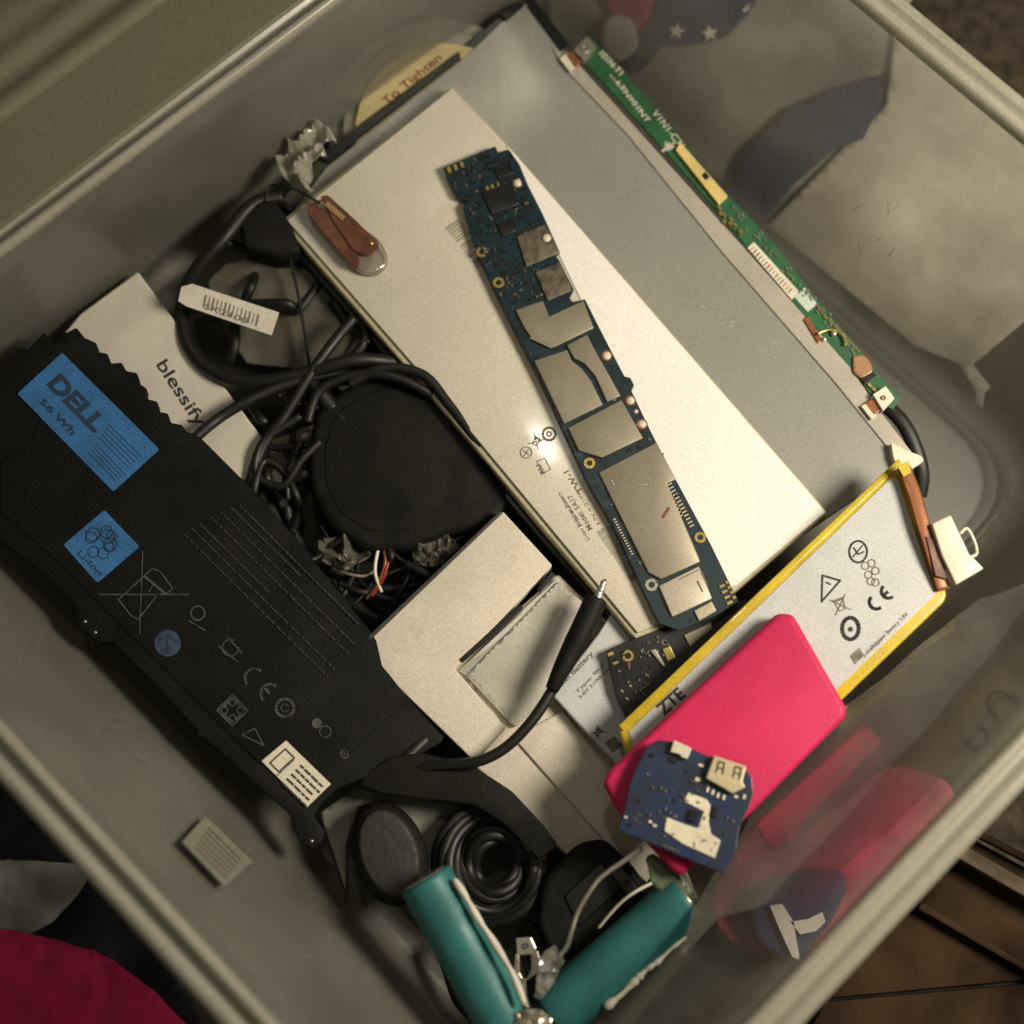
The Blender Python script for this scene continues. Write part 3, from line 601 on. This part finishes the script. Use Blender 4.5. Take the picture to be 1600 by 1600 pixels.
bits('gold_contact', sb, sbp, [(954, 1022, 9, 5, -20, .06), (962, 1036, 9, 4, -20, .06), (972, 1080, 5, 3, 40, .05), (980, 1092, 5, 3, 40, .05), (985, 1072, 4, 3, 10, .05)], m_gold)['kind'] = 'stuff'
scatter(110, [(955, 1020), (1030, 985), (1060, 1010), (985, 1125), (965, 1070)], [m_chip, m_chipb, m_softink], 'tiny_component', sb, sbp, -25)
# --- black adapter and cable heap
pa = thing('power_adapter', 'bulky black power adapter buried among cables left of the display panel', 'power adapter', 620, 720, .3)
prism('shell', rnd([(478, 700), (492, 640), (545, 598), (610, 578), (680, 606), (745, 690), (803, 778), (770, 822), (700, 832), (640, 858), (570, 860), (510, 820), (482, 765)], 14), 2.6, 2.3, m_blackm, pa, .004, 4)
prism('lid', rnd([(505, 700), (520, 650), (560, 618), (608, 602), (662, 624), (722, 700), (770, 775), (690, 810), (630, 830), (575, 832), (528, 800), (508, 758)], 16), 2.64, .3, m_blackm, pa, .001, 3)
cable('strain_relief', [(520, 640, 2.3), (498, 612, 2.5), (484, 592, 2.5)], .34, m_black, pa, sides=12)
tag(prism('plug', rnd([(372, 340), (400, 312), (430, 312), (455, 350), (470, 392), (430, 400), (380, 385)], 12), 3.0, 1.4, m_blackm, None, .003, 4), 'black moulded plug at the top of the cable heap', 'plug')
bagg = tag(sheet('antistatic_bag', [(325, 445), (350, 412), (400, 398), (450, 400), (505, 440), (560, 520), (572, 560), (540, 572), (470, 578), (385, 566), (352, 520)], 1.6, m_antistatic, amp=.3, fs=45, ridged=False, seed=5, step=6), 'grey translucent creased bag under the cable tag', 'bag')
ct = thing('cable_tag', 'white barcode tag wrapped on a cable at the left wall', 'tag', 350, 485, 2.8)
ctp = tilt3((280, 460, 3.2), (430, 510, 2.9), (420, 480, 2.9))
prism('tag_strip', [(283, 448), (300, 443), (436, 488), (424, 524), (290, 478), (278, 470)], ctp, .05, m_paper, ct, .0002)
p = Print(ctp); 
for i in range(14): x, y = 322+i*6.3, 462+i*2.3; p.line([(x, y), (x-4, y+17)], random.choice((1.2, 2, 3)))
p.text('SK2100', (318, 482), (385, 506), 10, .01); p.build(m_softink, ct)
CB = [
 ('thick black cable curling along the left wall above the white box', [(440, 308, 2.6), (395, 320, 2.8), (350, 372, 3), (308, 420, 2.6), (285, 470, 2), (292, 535, 2.2), (335, 582, 2.4), (400, 597, 2.6), (480, 583, 2.8), (560, 562, 3), (640, 570, 2.2)], .28),
 ('black cable crossing over the blessify box', [(300, 688, 3.4), (340, 655, 2.9), (385, 628, 2.9), (450, 600, 2.8), (540, 585, 2.6), (620, 610, 2)], .22),
 ('black cable looping down beside the white box end', [(552, 498, 2.8), (525, 530, 2.9), (488, 580, 2.9), (445, 650, 2.6), (410, 700, 2.4), (392, 765, 2.2), (420, 835, 1.6), (480, 880, 1.4)], .22),
 ('black cable arching from the adapter towards the display panel', [(480, 660, 2.6), (500, 610, 2.9), (560, 585, 3.1), (620, 590, 3.2), (680, 620, 2.8), (720, 650, 2)], .2),
 ('black cable running under the adapter to the white tray', [(470, 690, 1.8), (448, 760, 1.6), (462, 840, 1.4), (530, 900, 1.4), (620, 920, 1.3), (700, 885, 1.2), (770, 830, 1)], .22),
 ('black cable bent in a tight arc between tag and adapter', [(545, 565, 2), (570, 530, 2.2), (560, 480, 2), (520, 440, 1.8), (470, 405, 1.8)], .2),
 ('black cable forming the small loop left of the adapter', [(500, 690, 2.6), (470, 720, 2.6), (440, 760, 2.4), (400, 740, 2.4), (412, 690, 2.5), (470, 650, 2.6)], .17),
 ('black cable squeezed between laptop battery and adapter', [(385, 740, 1.4), (440, 820, 1.2), (500, 890, 1.1), (560, 950, 1.0), (620, 980, .9)], .3),
 ('black cable passing below the adapter towards the tray corner', [(500, 820, 1.8), (540, 880, 1.6), (590, 930, 1.4), (650, 930, 1.2), (720, 860, 1)], .16),
 ('thin black wire lying across the grey bag', [(452, 400, 2.5), (466, 460, 2.4), (476, 520, 2.3), (484, 575, 2.6)], .06),
 ('black cable tucked against the dark frame of the display panel', [(520, 470, 1.6), (580, 560, 1.5), (650, 610, 1.4), (720, 680, 1.4), (800, 780, 1.2)], .25),
 ('thin black wire knotted left of the white tray', [(520, 905, 1.9), (548, 945, 2), (590, 905, 2), (640, 890, 2), (600, 960, 1.7), (545, 985, 1.4)], .08),
 ('thin black wire twisting below the adapter edge', [(600, 855, 2.1), (660, 890, 2), (700, 850, 2), (750, 835, 1.8), (690, 905, 1.5), (640, 940, 1.3)], .08),
]
CB += [('black cable bent over the upper right edge of the adapter', [(545, 600, 3.0), (600, 575, 3.2), (660, 585, 3.2), (700, 630, 3.1), (745, 690, 3), (790, 760, 2.6)], .2),
]
rq = random.Random(11); WH = ['close to the cable tag', 'under the grey bag', 'beside the white box corner', 'left of the adapter', 'touching the adapter side', 'below the adapter', 'next to the red wires', 'near the tray corner', 'under the small loop', 'along the dark panel frame', 'over the adapter shoulder', 'against the laptop battery', 'deep under the plug', 'between adapter and panel']
CN = [(330, 520), (430, 450), (450, 630), (450, 740), (500, 700), (560, 880), (610, 910), (700, 880), (430, 780), (620, 560), (560, 620), (500, 900), (420, 360), (700, 650)]
for (cx, cy), w in zip(CN, WH):
    a0 = rq.uniform(0, 6.28); P = [(cx+rq.uniform(-12, 12)+math.cos(a0+k*.75)*rq.uniform(35, 70), cy+rq.uniform(-12, 12)+math.sin(a0+k*.75)*rq.uniform(30, 60), rq.uniform(1.2, 2.5)) for k in range(7)]
    CB.append(('slack black cable bend '+w, P, rq.choice((.12, .16, .2))))
for lb_, pts, r in CB: tag(cable('cable', pts, r, m_black), lb_, 'cable', 'black cables heaped in the bin')
WR = [('thin red wire standing out among the black cables', [(580, 932, 1.9), (598, 905, 2.2), (606, 880, 2.3), (618, 852, 2.1)], m_red), ('thin red wire lying next to the white wire below the adapter', [(572, 935, 1.8), (590, 915, 2.1), (602, 878, 2.3), (598, 850, 2.2)], m_copper),
      ('thin white wire next to the red wires', [(596, 925, 2), (586, 895, 2.3), (590, 862, 2.3), (598, 845, 2.1)], m_offw), ('curved thin grey wire left of the red wires', [(520, 888, 1.9), (545, 897, 2), (570, 900, 2), (588, 890, 2)], m_steel)]
for lb_, pts, m in WR: tag(cable('wire', pts, .07, m), lb_, 'wire')
for i, (lbl, P) in enumerate((('torn clear film scrap between cables left of the adapter', [(450, 600), (500, 585), (520, 625), (470, 640), (440, 625)]), ('pale film scrap below the black adapter', [(500, 850), (560, 835), (580, 870), (545, 895), (505, 880)]), ('clear film scrap beside the tray corner', [(640, 850), (700, 840), (720, 860), (680, 890), (650, 885)]))):
    tag(sheet('film_scrap', P, 1.9, m_antistatic, amp=.5, fs=120, ridged=True, seed=20+i, step=5), lbl, 'plastic film')
# --- laptop battery
dp = tilt3((0, 600, 4.6), (640, 1080, 3.0), (480, 1300, 3.6))
db = thing('laptop_battery', 'long black laptop battery with blue labels leaning on the lower left wall', 'battery', 300, 900, 2.5)
DB = [(-90, 640), (-40, 590), (0, 560), (22, 556), (26, 541), (42, 546), (68, 519), (80, 534), (92, 531), (100, 521), (119, 511), (132, 527), (150, 535), (153, 549), (168, 552), (172, 567), (190, 566), (197, 579), (214, 582), (218, 599), (229, 606), (228, 622), (246, 627), (249, 643), (262, 645), (267, 660), (284, 663), (291, 673), (312, 682), (345, 715), (400, 770), (470, 850), (560, 962), (650, 1075), (700, 1140), (690, 1160), (640, 1188), (580, 1213), (530, 1230), (500, 1258), (490, 1275), (508, 1300), (502, 1318), (488, 1327), (468, 1314), (452, 1272), (316, 1150), (312, 1154), (305, 1148), (308, 1142), (240, 1068), (175, 1002), (168, 1003), (155, 1004), (120, 978), (118, 962), (124, 952), (60, 890), (0, 845), (-130, 740)]
prism('case', DB, dp, .65, m_batt, db, .0010, 3)
prism('cell_cover', rnd([(45, 690), (110, 560), (170, 590), (330, 735), (545, 980), (640, 1090), (560, 1165), (480, 1240), (400, 1190), (200, 990), (70, 860), (0, 800), (0, 720)], 12), dp.up(.0005), .1, m_batt, db, .0006, 3)
p1 = dp.up(.0008)
prism('blue_label', rnd([(27, 615), (97, 551), (249, 702), (177, 768)], 4), p1, .03, m_blue, db, 0)
prism('blue_label', rnd([(99, 851), (163, 797), (218, 854), (152, 911)], 4), p1, .03, m_blue, db, 0)
p = Print(p1); p.text('DELL', (73, 600), (148, 676), 28, .045); p.text('56 Wh', (61, 628), (112, 680), 11, .02)
for i in range(5): p.line([(170+i*-3.5, 664+i*5), (222-i*5.5, 714+i*4)], 1.1)
for i in range(4): p.line([(150-i*4, 694+i*4), (196-i*5, 742+i*3)], 1.1)
for i in range(9): c = (160+random.uniform(-30, 30)*.8, 853+random.uniform(-30, 30)*.8); p.arc(c, random.uniform(7, 12), 0, 360, 1.5, 7)
p.text('Li-ion', (120, 865), (155, 900), 9, .01); p.build(m_navyink, db)
p = Print(p1)
g = [(185, 937), (238, 888), (250, 893), (270, 920), (262, 926), (246, 929), (216, 968), (205, 962)]; p.line(g, 2, True); p.line([(155, 929), (295, 929)], 1.8); p.line([(223, 862), (218, 990)], 1.8); p.line([(225, 900), (255, 925)], 4); p.line([(238, 915), (232, 925)], 2)
p.arc((309, 958), 11, 0, 360, 2.4); p.line([(295, 970), (320, 985)], 2); p.ce((410, 1072), 15, 4, 45); p.arc((445, 1106), 14, 0, 360, 4.5); p.arc((445, 1106), 6, 30, 330, 2)
for r in (24, 19): p.line([(363, 1110-r), (363+r, 1110), (363, 1110+r), (363-r, 1110)], 2.4, True)
for c in ((363, 1098), (375, 1110), (363, 1122), (351, 1110)): p.arc(c, 5, 0, 360, 2, 8)
p.line([(378, 1148), (398, 1138), (412, 1165)], 1.8, True); p.arc((360, 1012), 13, 0, 300, 1.8); p.line([(342, 1010), (372, 1035)], 2); p.line([(355, 995), (378, 1020)], 2)
p.disc((495, 1130), 8); p.arc((508, 1143), 9, 0, 360, 1.6); p.arc((538, 1178), 6, 0, 360, 3); p.arc((538, 1178), 2, 0, 360, 2, 6)
rows = [((288, 835), (515, 1060)), ((300, 826), (525, 1048)), ((312, 818), (420, 925)), ((330, 808), (545, 1022)), ((345, 800), (555, 1008)), ((360, 792), (470, 900)), ((375, 790), (560, 975))]
m_faint = M('very_faint_ink', (.028, .028, .023), .6, var=.3, scale=500)
pf = Print(p1)
for a, b in rows:
    t = 0
    while t < 1:
        w = random.uniform(.006, .03); A = (a[0]+(b[0]-a[0])*t, a[1]+(b[1]-a[1])*t); B = (a[0]+(b[0]-a[0])*min(1, t+w), a[1]+(b[1]-a[1])*min(1, t+w)); pf.line([A, B], 2.6); t += w+random.uniform(.008, .02)
pf.build(m_faint, db, 'small_print')
p.build(m_greyink, db)
p = Print(p1); p.disc((262, 1005), 21); p.build(M('dull_blue_ink', (.03, .055, .11), .6, var=.3, scale=400), db, 'blue_seal')
p = Print(p1.up(.0002)); p.line([(250, 1000), (262, 992), (275, 1003)], 2); p.line([(252, 1014), (266, 1018)], 2); p.line([(262, 992), (262, 1022)], 1.5); p.build(m_navyink, db, 'seal_lines')
prism('white_sticker', [(447, 1157), (517, 1225), (480, 1261), (409, 1189)], p1, .03, m_offw, db, 0)
p = Print(p1.up(.0001))
for k in range(5):
    a = Vector((470-k*7.0, 1196+k*7.0)); d = Vector((36, 35)); t = 0
    while t < .95:
        w = random.uniform(.1, .28); p.line([tuple(a+d*t), tuple(a+d*min(1, t+w))], 3.2); t += w+.07
p.line([(460, 1187), (432, 1213)], 1); p.build(m_ink, db, 'sticker_lines')
p = Print(p1.up(.0001)); p.line([(446, 1170), (460, 1184), (436, 1206), (422, 1192)], 2.2, True); p.build(m_ink, db, 'sticker_frame')
for c in ((133, 971), (149, 988), (487, 1314)): dome('metal_stud', db, dp, c, 2.6, m_steel)
# --- lower heap: puck, coil, pouch, cell block
pk = thing('speaker_puck', 'black rounded oval speaker puck under the teal cell', 'speaker', 600, 1340, 1.5)
EL = lambda c, rx, ry, rot, n=36: [(c[0]+rx*math.cos(2*math.pi*i/n)*math.cos(math.radians(rot))-ry*math.sin(2*math.pi*i/n)*math.sin(math.radians(rot)), c[1]+rx*math.cos(2*math.pi*i/n)*math.sin(math.radians(rot))+ry*math.sin(2*math.pi*i/n)*math.cos(math.radians(rot))) for i in range(n)]
prism('shell', EL((605, 1335), 86, 58, 72), 3.2, 1.8, m_blackm, pk, .006, 5)
prism('face', EL((607, 1333), 70, 45, 72), 3.35, .3, M('grey_mesh', (.03, .027, .024), .6, scale=400, bump=.5), pk, .002, 4)
cl = thing('coiled_cable', 'neatly coiled black cable beside the speaker puck', 'cable', 770, 1350, 1.5)
for i in range(7):
    r = 88-i*9; P = [at(765+i*1.5+r*math.cos(a)*.95, 1350+r*math.sin(a)*1.05, 2.2+.12*(i % 3)+.25*math.sin(a*2+i)) for a in [2*math.pi*k/40 for k in range(41)]]
    sweep('coil_turn', P, .0021, m_black, cl, 8)
tag(prism('padded_strap', rnd([(560, 1228), (575, 1205), (610, 1182), (660, 1176), (740, 1197), (800, 1236), (850, 1290), (872, 1322), (842, 1345), (790, 1290), (740, 1258), (640, 1246), (600, 1240)], 8), 3.3, 1.2, m_blackm, None, .003, 4), 'black padded strap below the laptop battery and above the coil', 'strap')
tag(cable('thick_cable', [(630, 1190, 3.0), (660, 1160, 2.8), (690, 1140, 2.4)], .25, m_black, sides=12), 'short black lead between laptop battery and white tray', 'cable')
tag(sheet('clear_film', [(500, 1270), (560, 1228), (640, 1240), (740, 1260), (690, 1300), (665, 1350), (640, 1330), (600, 1250), (560, 1260), (540, 1320), (540, 1390)], 1.7, M('pale_grey_sheet', (.20, .20, .16), .5), amp=.15, seed=31), 'pale grey plastic sheet showing between puck and coil', 'plastic sheet')
blk = thing('charger_block', 'dull black charger block between coil and right teal cell', 'charger', 920, 1400, 1.5)
prism('body', rnd([(838, 1440), (850, 1370), (905, 1318), (945, 1310), (990, 1352), (1020, 1400), (900, 1500), (860, 1500)], 14), 3.0, 2.0, m_blackm, blk, .003, 4)
prism('seam_plate', rnd([(880, 1400), (940, 1345), (975, 1385), (905, 1450)], 8), 3.1, .3, m_black, blk, .001, 3)
prism('socket', [(955, 1365), (968, 1352), (1000, 1392), (985, 1405)], 3.35, .4, m_dkgrey, blk, .0005)
WS = [('thin red wire above the coil beside the white case', [(780, 1265, 3), (800, 1288, 3), (822, 1310, 2.9), (850, 1340, 2.6)], m_red), ('thin white wire above the coil beside the white case', [(770, 1262, 3), (795, 1290, 3), (820, 1318, 2.9), (845, 1350, 2.5)], m_offw)]
for lb_, pts, m in WS: tag(cable('wire', pts, .07, m), lb_, 'wire')
tag(cable('cable', [(690, 1470, 1.2), (705, 1520, 1.4), (722, 1565, 1.6), (760, 1600, 1.8), (800, 1640, 1.8)], .3, m_black), 'black cable end showing left of the left teal cell', 'cable')
for k in range(4):
    tag(cable('cable', [(830+k*8, 1440+k*10, 1.8), (810+k*10, 1500+k*5, 1.6), (840+k*14, 1560, 1.5), (900+k*20, 1590, 1.4)], .2, m_black), ['black cable deep between the two teal cells, nearest the coil', 'black cable deep between the two teal cells, second from the coil', 'black cable deep between the two teal cells, third from the coil', 'black cable deep between the two teal cells, nearest the charger block'][k], 'cable')
# --- audio cable
au = thing('audio_cable', 'black audio cable with a bare jack plug lying over the white case', 'audio cable', 840, 1080, 3.4)
cable('cable', [(908, 990, 3.9), (890, 1030, 3.9), (868, 1070, 3.9), (832, 1125, 3.9), (790, 1168, 3.8), (745, 1190, 3.7), (690, 1195, 3.4), (640, 1200, 3.0)], .2, m_black, au)
P = spline([at(932, 935, 4.1), at(918, 965, 4.1), at(900, 1003, 4.1), at(878, 1045, 4.1), at(862, 1078, 4.0)], 6); n = len(P)
sweep('plug_grip', P, [.0042 if i < n*.5 else .0042-.0020*(i/n-.5)/.5 for i in range(n)], m_blackm, au, 14)
P = [at(946+(-14)*t, 905+32*t, 4.15) for t in [i/10 for i in range(11)]]
sweep('jack_tip', P, [.0006, .0011, .0014, .0010, .0014, .0015, .0015, .0012, .0016, .0016, .0016], m_steel, au, 12)
# --- yellow edged battery
zp = tilt3((966, 1138, 4.4), (1408, 718, 4.8), (1480, 932, 5.2))
zb = thing('phone_battery', 'flat silver grey phone battery with yellow taped edges lettered ZTE', 'battery', 1220, 950, 3.4)
prism('cell', rnd([(966, 1140), (1400, 722), (1412, 722), (1480, 928), (1476, 940), (1045, 1352), (1036, 1345)], 6), zp, .45, m_yellow, zb, .0012, 4)
prism('label', [(982, 1143), (1394, 745), (1402, 748), (1462, 928), (1050, 1325)], zp.up(.0003), .05, m_label, zb, .0003)
prism('tape_edge', [(966, 1134), (1404, 716), (1410, 724), (974, 1142)], zp.up(.0010), .12, m_yellow, zb, .0004, 3)
p = Print(zp.up(.0003))
p.text('ZTE', (1037, 1119), (1072, 1087), 20, .03); p.arc((1341, 862), 14, 0, 360, 3, 18, 17); p.line([(1334, 856), (1341, 866), (1350, 862)], 2.4); p.line([(1333, 870), (1348, 852)], 2)
p.line([(1285, 899), (1313, 907), (1284, 940)], 3, True); p.line([(1291, 910), (1298, 913)], 2.4); p.ce((1379, 932), 11, 5, -42); p.arc((1329, 982), 13, 0, 360, 6, 18, 17); p.disc((1329, 983), 4)
p.build(m_ink, zb)
p = Print(zp.up(.0003)); p.bin((1313, 945), 14, 1.8, -20)
for c in ((1352, 884), (1362, 880), (1368, 892), (1357, 898), (1361, 908), (1368, 910)): p.arc(c, 6, 0, 360, 1.6, 8)
p.text('Li-Polymer Battery 3.8V', (1357, 1020), (1420, 960), 6, .01); p.q([(1328, 1025), (1343, 1012), (1350, 1024), (1336, 1038)]); p.text('20180604', (1350, 1028), (1380, 1000), 4); p.build(m_softink, zb, 'small_print')
sweep('flex_strip', spline([at(1412, 730, 5.2), at(1428, 770, 5.3), at(1443, 822, 5.4), at(1458, 870, 5.4), at(1474, 922, 5.3)], 6), .0026, m_copper, zb, 8, .15)
prism('flex_pad', [(1447, 838), (1470, 845), (1480, 905), (1462, 900)], Z(5.5), .05, m_brown, zb, .0002)
prism('flex_pad', [(1402, 728), (1420, 720), (1424, 738), (1412, 745)], Z(5.5), .05, m_yellow, zb, .0002)
cn = prism('connector', [(1456, 818), (1486, 804), (1498, 830), (1506, 846), (1514, 864), (1538, 888), (1494, 914), (1472, 868)], Z(5.7), .3, m_offw, zb, .0006, 3)
cable('connector_loop', [(1500, 834, 5.6), (1511, 826, 5.6), (1522, 845, 5.6), (1526, 864, 5.5), (1518, 870, 5.5)], .06, m_offw, zb)
# --- pink slab
kp = zp.up(.0092)
tag(prism('pink_slab', rnd([(941, 1222), (953, 1200), (1215, 956), (1240, 958), (1324, 1105), (1322, 1120), (1176, 1268), (1068, 1368), (1052, 1362), (962, 1262)], 9), kp, .85, m_pink, None, .0028, 5), 'hot pink silicone slab lying across the yellow edged phone battery', 'slab')
tag(prism('pink_reflection', rnd([(1180, 1288), (1352, 1130), (1390, 1168), (1345, 1235), (1212, 1335)], 12), 4.9, .5, m_pink, None, .001, 3), 'pink sheet under the clear bag, standing in for the reflection of the pink slab', 'reflection')  # added pink sheet, stands in for the slab mirrored in the wall
# --- usb module
up_ = kp.up(.0052)
ub = thing('usb_board', 'small navy power bank circuit board with a metal port on the pink slab', 'circuit board', 1080, 1260, kp)
UB = [(1012, 1166), (1028, 1156), (1053, 1159), (1078, 1169), (1106, 1181), (1162, 1197), (1175, 1215), (1177, 1240), (1170, 1262), (1156, 1291), (1150, 1328), (1131, 1366), (966, 1297), (975, 1266), (985, 1222), (994, 1200)]
prism('board', UB, up_, .14, m_bluepcb, ub, .0003)
U = lambda nm, pts, h, m, b=.0004: prism(nm, pts, up_.up(h*.01), h, m, ub, b, 2)
U('usb_port', [(1116, 1180), (1166, 1197), (1160, 1222), (1165, 1230), (1144, 1240), (1132, 1232), (1103, 1216)], .3, M('dull_port_metal', (.58, .50, .31), .42, metal=.35, var=.1, scale=200))
for dx, dy in ((0, 0), (26, 8)): p = Print(up_.up(.003)); p.line([(1119+dx, 1206+dy), (1123+dx, 1190+dy), (1132+dx, 1192+dy), (1129+dx, 1209+dy)], 2.6); p.line([(1123+dx, 1200+dy), (1130+dx, 1202+dy)], 2); p.build(M('port_slot', (.06, .045, .02), .6), ub, 'port_slot')
U('button', [(1053, 1156), (1081, 1169), (1074, 1186), (1066, 1184), (1060, 1178), (1047, 1175)], .25, m_offw)
U('solder_track', [(1075, 1238), (1104, 1249), (1110, 1258), (1107, 1284), (1111, 1303), (1126, 1313), (1117, 1341), (1066, 1318), (1038, 1298), (1042, 1277), (1070, 1288), (1090, 1294), (1100, 1268), (1069, 1252)], .05, M('cream_solder', (.72, .66, .50), .4), .0002)
bits('solder_pad', ub, up_, [(1106, 1234, 4, 8, 15, .06), (1114, 1238, 4, 8, 15, .06), (1122, 1243, 4, 8, 15, .06), (1131, 1246, 4, 8, 15, .06), (1095, 1196, 8, 4, 15, .06), (1090, 1218, 8, 6, 15, .06), (1150, 1245, 6, 4, 15, .05), (1163, 1245, 4, 7, 15, .05), (1023, 1290, 6, 4, 15, .06), (1016, 1284, 5, 4, 15, .06), (978, 1277, 5, 3, 15, .06)], m_offw)['kind'] = 'stuff'
bits('chip', ub, up_, [(1083, 1275, 13, 18, 15, .12), (1117, 1268, 9, 16, 15, .12), (1052, 1188, 10, 6, 15, .1), (1020, 1180, 7, 5, 20, .1)], m_chipb)
scatter(90, [(1080, 1200), (1170, 1235), (1150, 1290), (1115, 1350), (980, 1290), (1015, 1175)], [m_chip, m_softink, m_chipb], 'tiny_component', ub, up_, 15)
p = Print(up_); p.line([(1036, 1320), (1062, 1331)], 1.2); p.text('LF-05', (1003, 1285), (992, 1276), 4); p.build(m_softink, ub)
tag(prism('metal_clip', [(1058, 1358), (1064, 1352), (1074, 1368), (1070, 1374)], 5.2, .2, m_steel, None, .0003), 'tiny bright metal clip below the usb board', 'clip')
# --- pale green film and wires
tag(sheet('green_film', rnd([(1008, 1340), (1020, 1332), (1050, 1355), (1078, 1385), (1095, 1405), (1075, 1415), (1045, 1405), (1018, 1380)], 8), 4.9, m_gauze, amp=.1, seed=33, step=8), 'pale green film strip at the upper end of the right teal cell', 'film')
tag(sweep('wire', spline([at(x, y, z) for x, y, z in [(1003, 1325, 5.4), (975, 1345, 5.3), (940, 1370, 5.2), (920, 1395, 5.2), (903, 1425, 5.1), (893, 1455, 5.1), (885, 1480, 4.9), (868, 1500, 4.6)]], 6), .0008, m_steel), 'thin bare silver wire rising from the cells to the usb board', 'wire')
tag(cable('wire', [(935, 1450, 4.2), (965, 1415, 4.7), (990, 1395, 5), (1018, 1380, 5)], .05, m_offw), 'thin white wire along the upper edge of the right teal cell', 'wire')
# --- cells
def cell(lbl, a, b, za, zb, r, endcap=True):
    t = thing('battery_cell', lbl, 'battery', (a[0]+b[0])/2, (a[1]+b[1])/2, za-r*100 if False else 2.5, 'teal wrapped round battery cells')
    A, B = at(*a, za), at(*b, zb); P = [A.lerp(B, x) for x in (0, .004, .012, .03, .1, .3, .5, .7, .9, .97, .99, 1)]; R = [r*k for k in (.86, .95, .99, 1, 1, 1.002, .997, 1.001, 1, 1, .96, .88)]
    sweep('wrap', P, R, m_tealw, t, 36)
    d = (B-A).normalized()
    sweep('negative_cap', [A-d*.0004, A+d*.001], r*.80, m_steel, t, 28); sweep('positive_cap', [B-d*.001, B+d*.0012], r*.45, m_steel, t, 24)
    return t, A, B, d
c1 = cell('teal wrapped cell standing out at the left, beside the speaker puck', (664, 1372), (790, 1600), 4.6, 4.2, .0095)
c2 = cell('teal wrapped cell on the right, below the usb board', (1074, 1403), (862, 1588), 4.4, 3.9, .0096)
# peeled white strip on left cell and clear tube with ragged white edge on right
tag(sweep('wrapper_strip', spline([at(x, y, 5.35) for x, y in ((709, 1373), (728, 1402), (745, 1432), (770, 1470), (800, 1520), (820, 1570))], 5), [.0007+.0006*abs(math.sin(i*.5)) for i in range(26)], m_paper), 'thin torn white strip along the left teal cell', 'paper')
tp = thing('ragged_tube', 'clear tube with ragged white edge right of the right teal cell', 'sleeve', 1010, 1540, 3.)
sweep('sleeve', [at(1072, 1478, 4.2).lerp(at(960, 1610, 3.8), k/10) for k in range(11)], [.0032*(1+.03*math.sin(k*2)) for k in range(11)], m_bag2, tp, 20)
P = spline([at(x, y, 4.7) for x, y in ((1072, 1462), (1050, 1478), (1030, 1500), (1012, 1512), (1000, 1524), (975, 1550), (945, 1575))], 6)
sweep('ragged_edge', P, [.0014*(.6+.6*abs(noise.noise(Vector((i*.9, 0, 0)))*2)) for i in range(len(P))], m_paper, tp, 8)
mc = thing('metal_connector', 'small stamped metal contact between the two teal cells', 'connector', 825, 1500, 3.)
mp2 = Z(4.3)
prism('plate', [(806, 1466), (830, 1464), (838, 1482), (834, 1492), (808, 1492)], mp2, .08, m_steel, mc, .0003)
prism('prong', [(805, 1490), (811, 1490), (812, 1520), (820, 1535), (812, 1538), (803, 1515)], mp2, .08, m_steel, mc, .0003)
prism('prong', [(830, 1490), (840, 1485), (846, 1505), (838, 1522), (820, 1535), (830, 1515)], mp2, .08, m_steel, mc, .0003)
ringobj('rivet', mc, mp2, (821, 1478), 2.5, 5, .05, m_dkgrey)
cable('solder_wire', [(818, 1530, 4.4), (820, 1555, 4.6), (824, 1575, 4.8)], .09, m_solder, mc)
tag(sheet('clear_film', [(845, 1490), (868, 1478), (880, 1498), (868, 1530), (845, 1560), (835, 1555), (840, 1520)], 4.7, m_bag, amp=.4, fs=150, ridged=True, seed=41, step=5), 'crumpled clear tape where the silver wire meets the cells', 'tape')
tag(sheet('foil_scrap', [(795, 1590), (820, 1574), (845, 1575), (862, 1590), (850, 1640), (800, 1640)], 5.0, m_foil, amp=.35, fs=160, ridged=True, seed=43, step=5), 'crumpled metal foil joining the lower ends of the teal cells', 'foil')
# --- clear plastic bag against the lower right wall
bagp = tilt3((1180, 1290, 5.2), (1480, 1000, 5.2), (1330, 1300, 7.2))
tag(sheet('plastic_bag', [(1160, 1300), (1185, 1250), (1240, 1190), (1310, 1110), (1380, 1060), (1470, 985), (1530, 930), (1610, 905), (1680, 940), (1690, 1010), (1600, 1080), (1480, 1200), (1400, 1290), (1300, 1370), (1180, 1420), (1120, 1430), (1060, 1500), (1080, 1420)], bagp, m_bag, amp=.30, fs=26, ridged=False, seed=50, step=8, thick=0), 'crumpled clear plastic bag between pink slab and lower right wall', 'bag')
for o in bpy.data.objects:
    if '_o' in o: del o['_o']
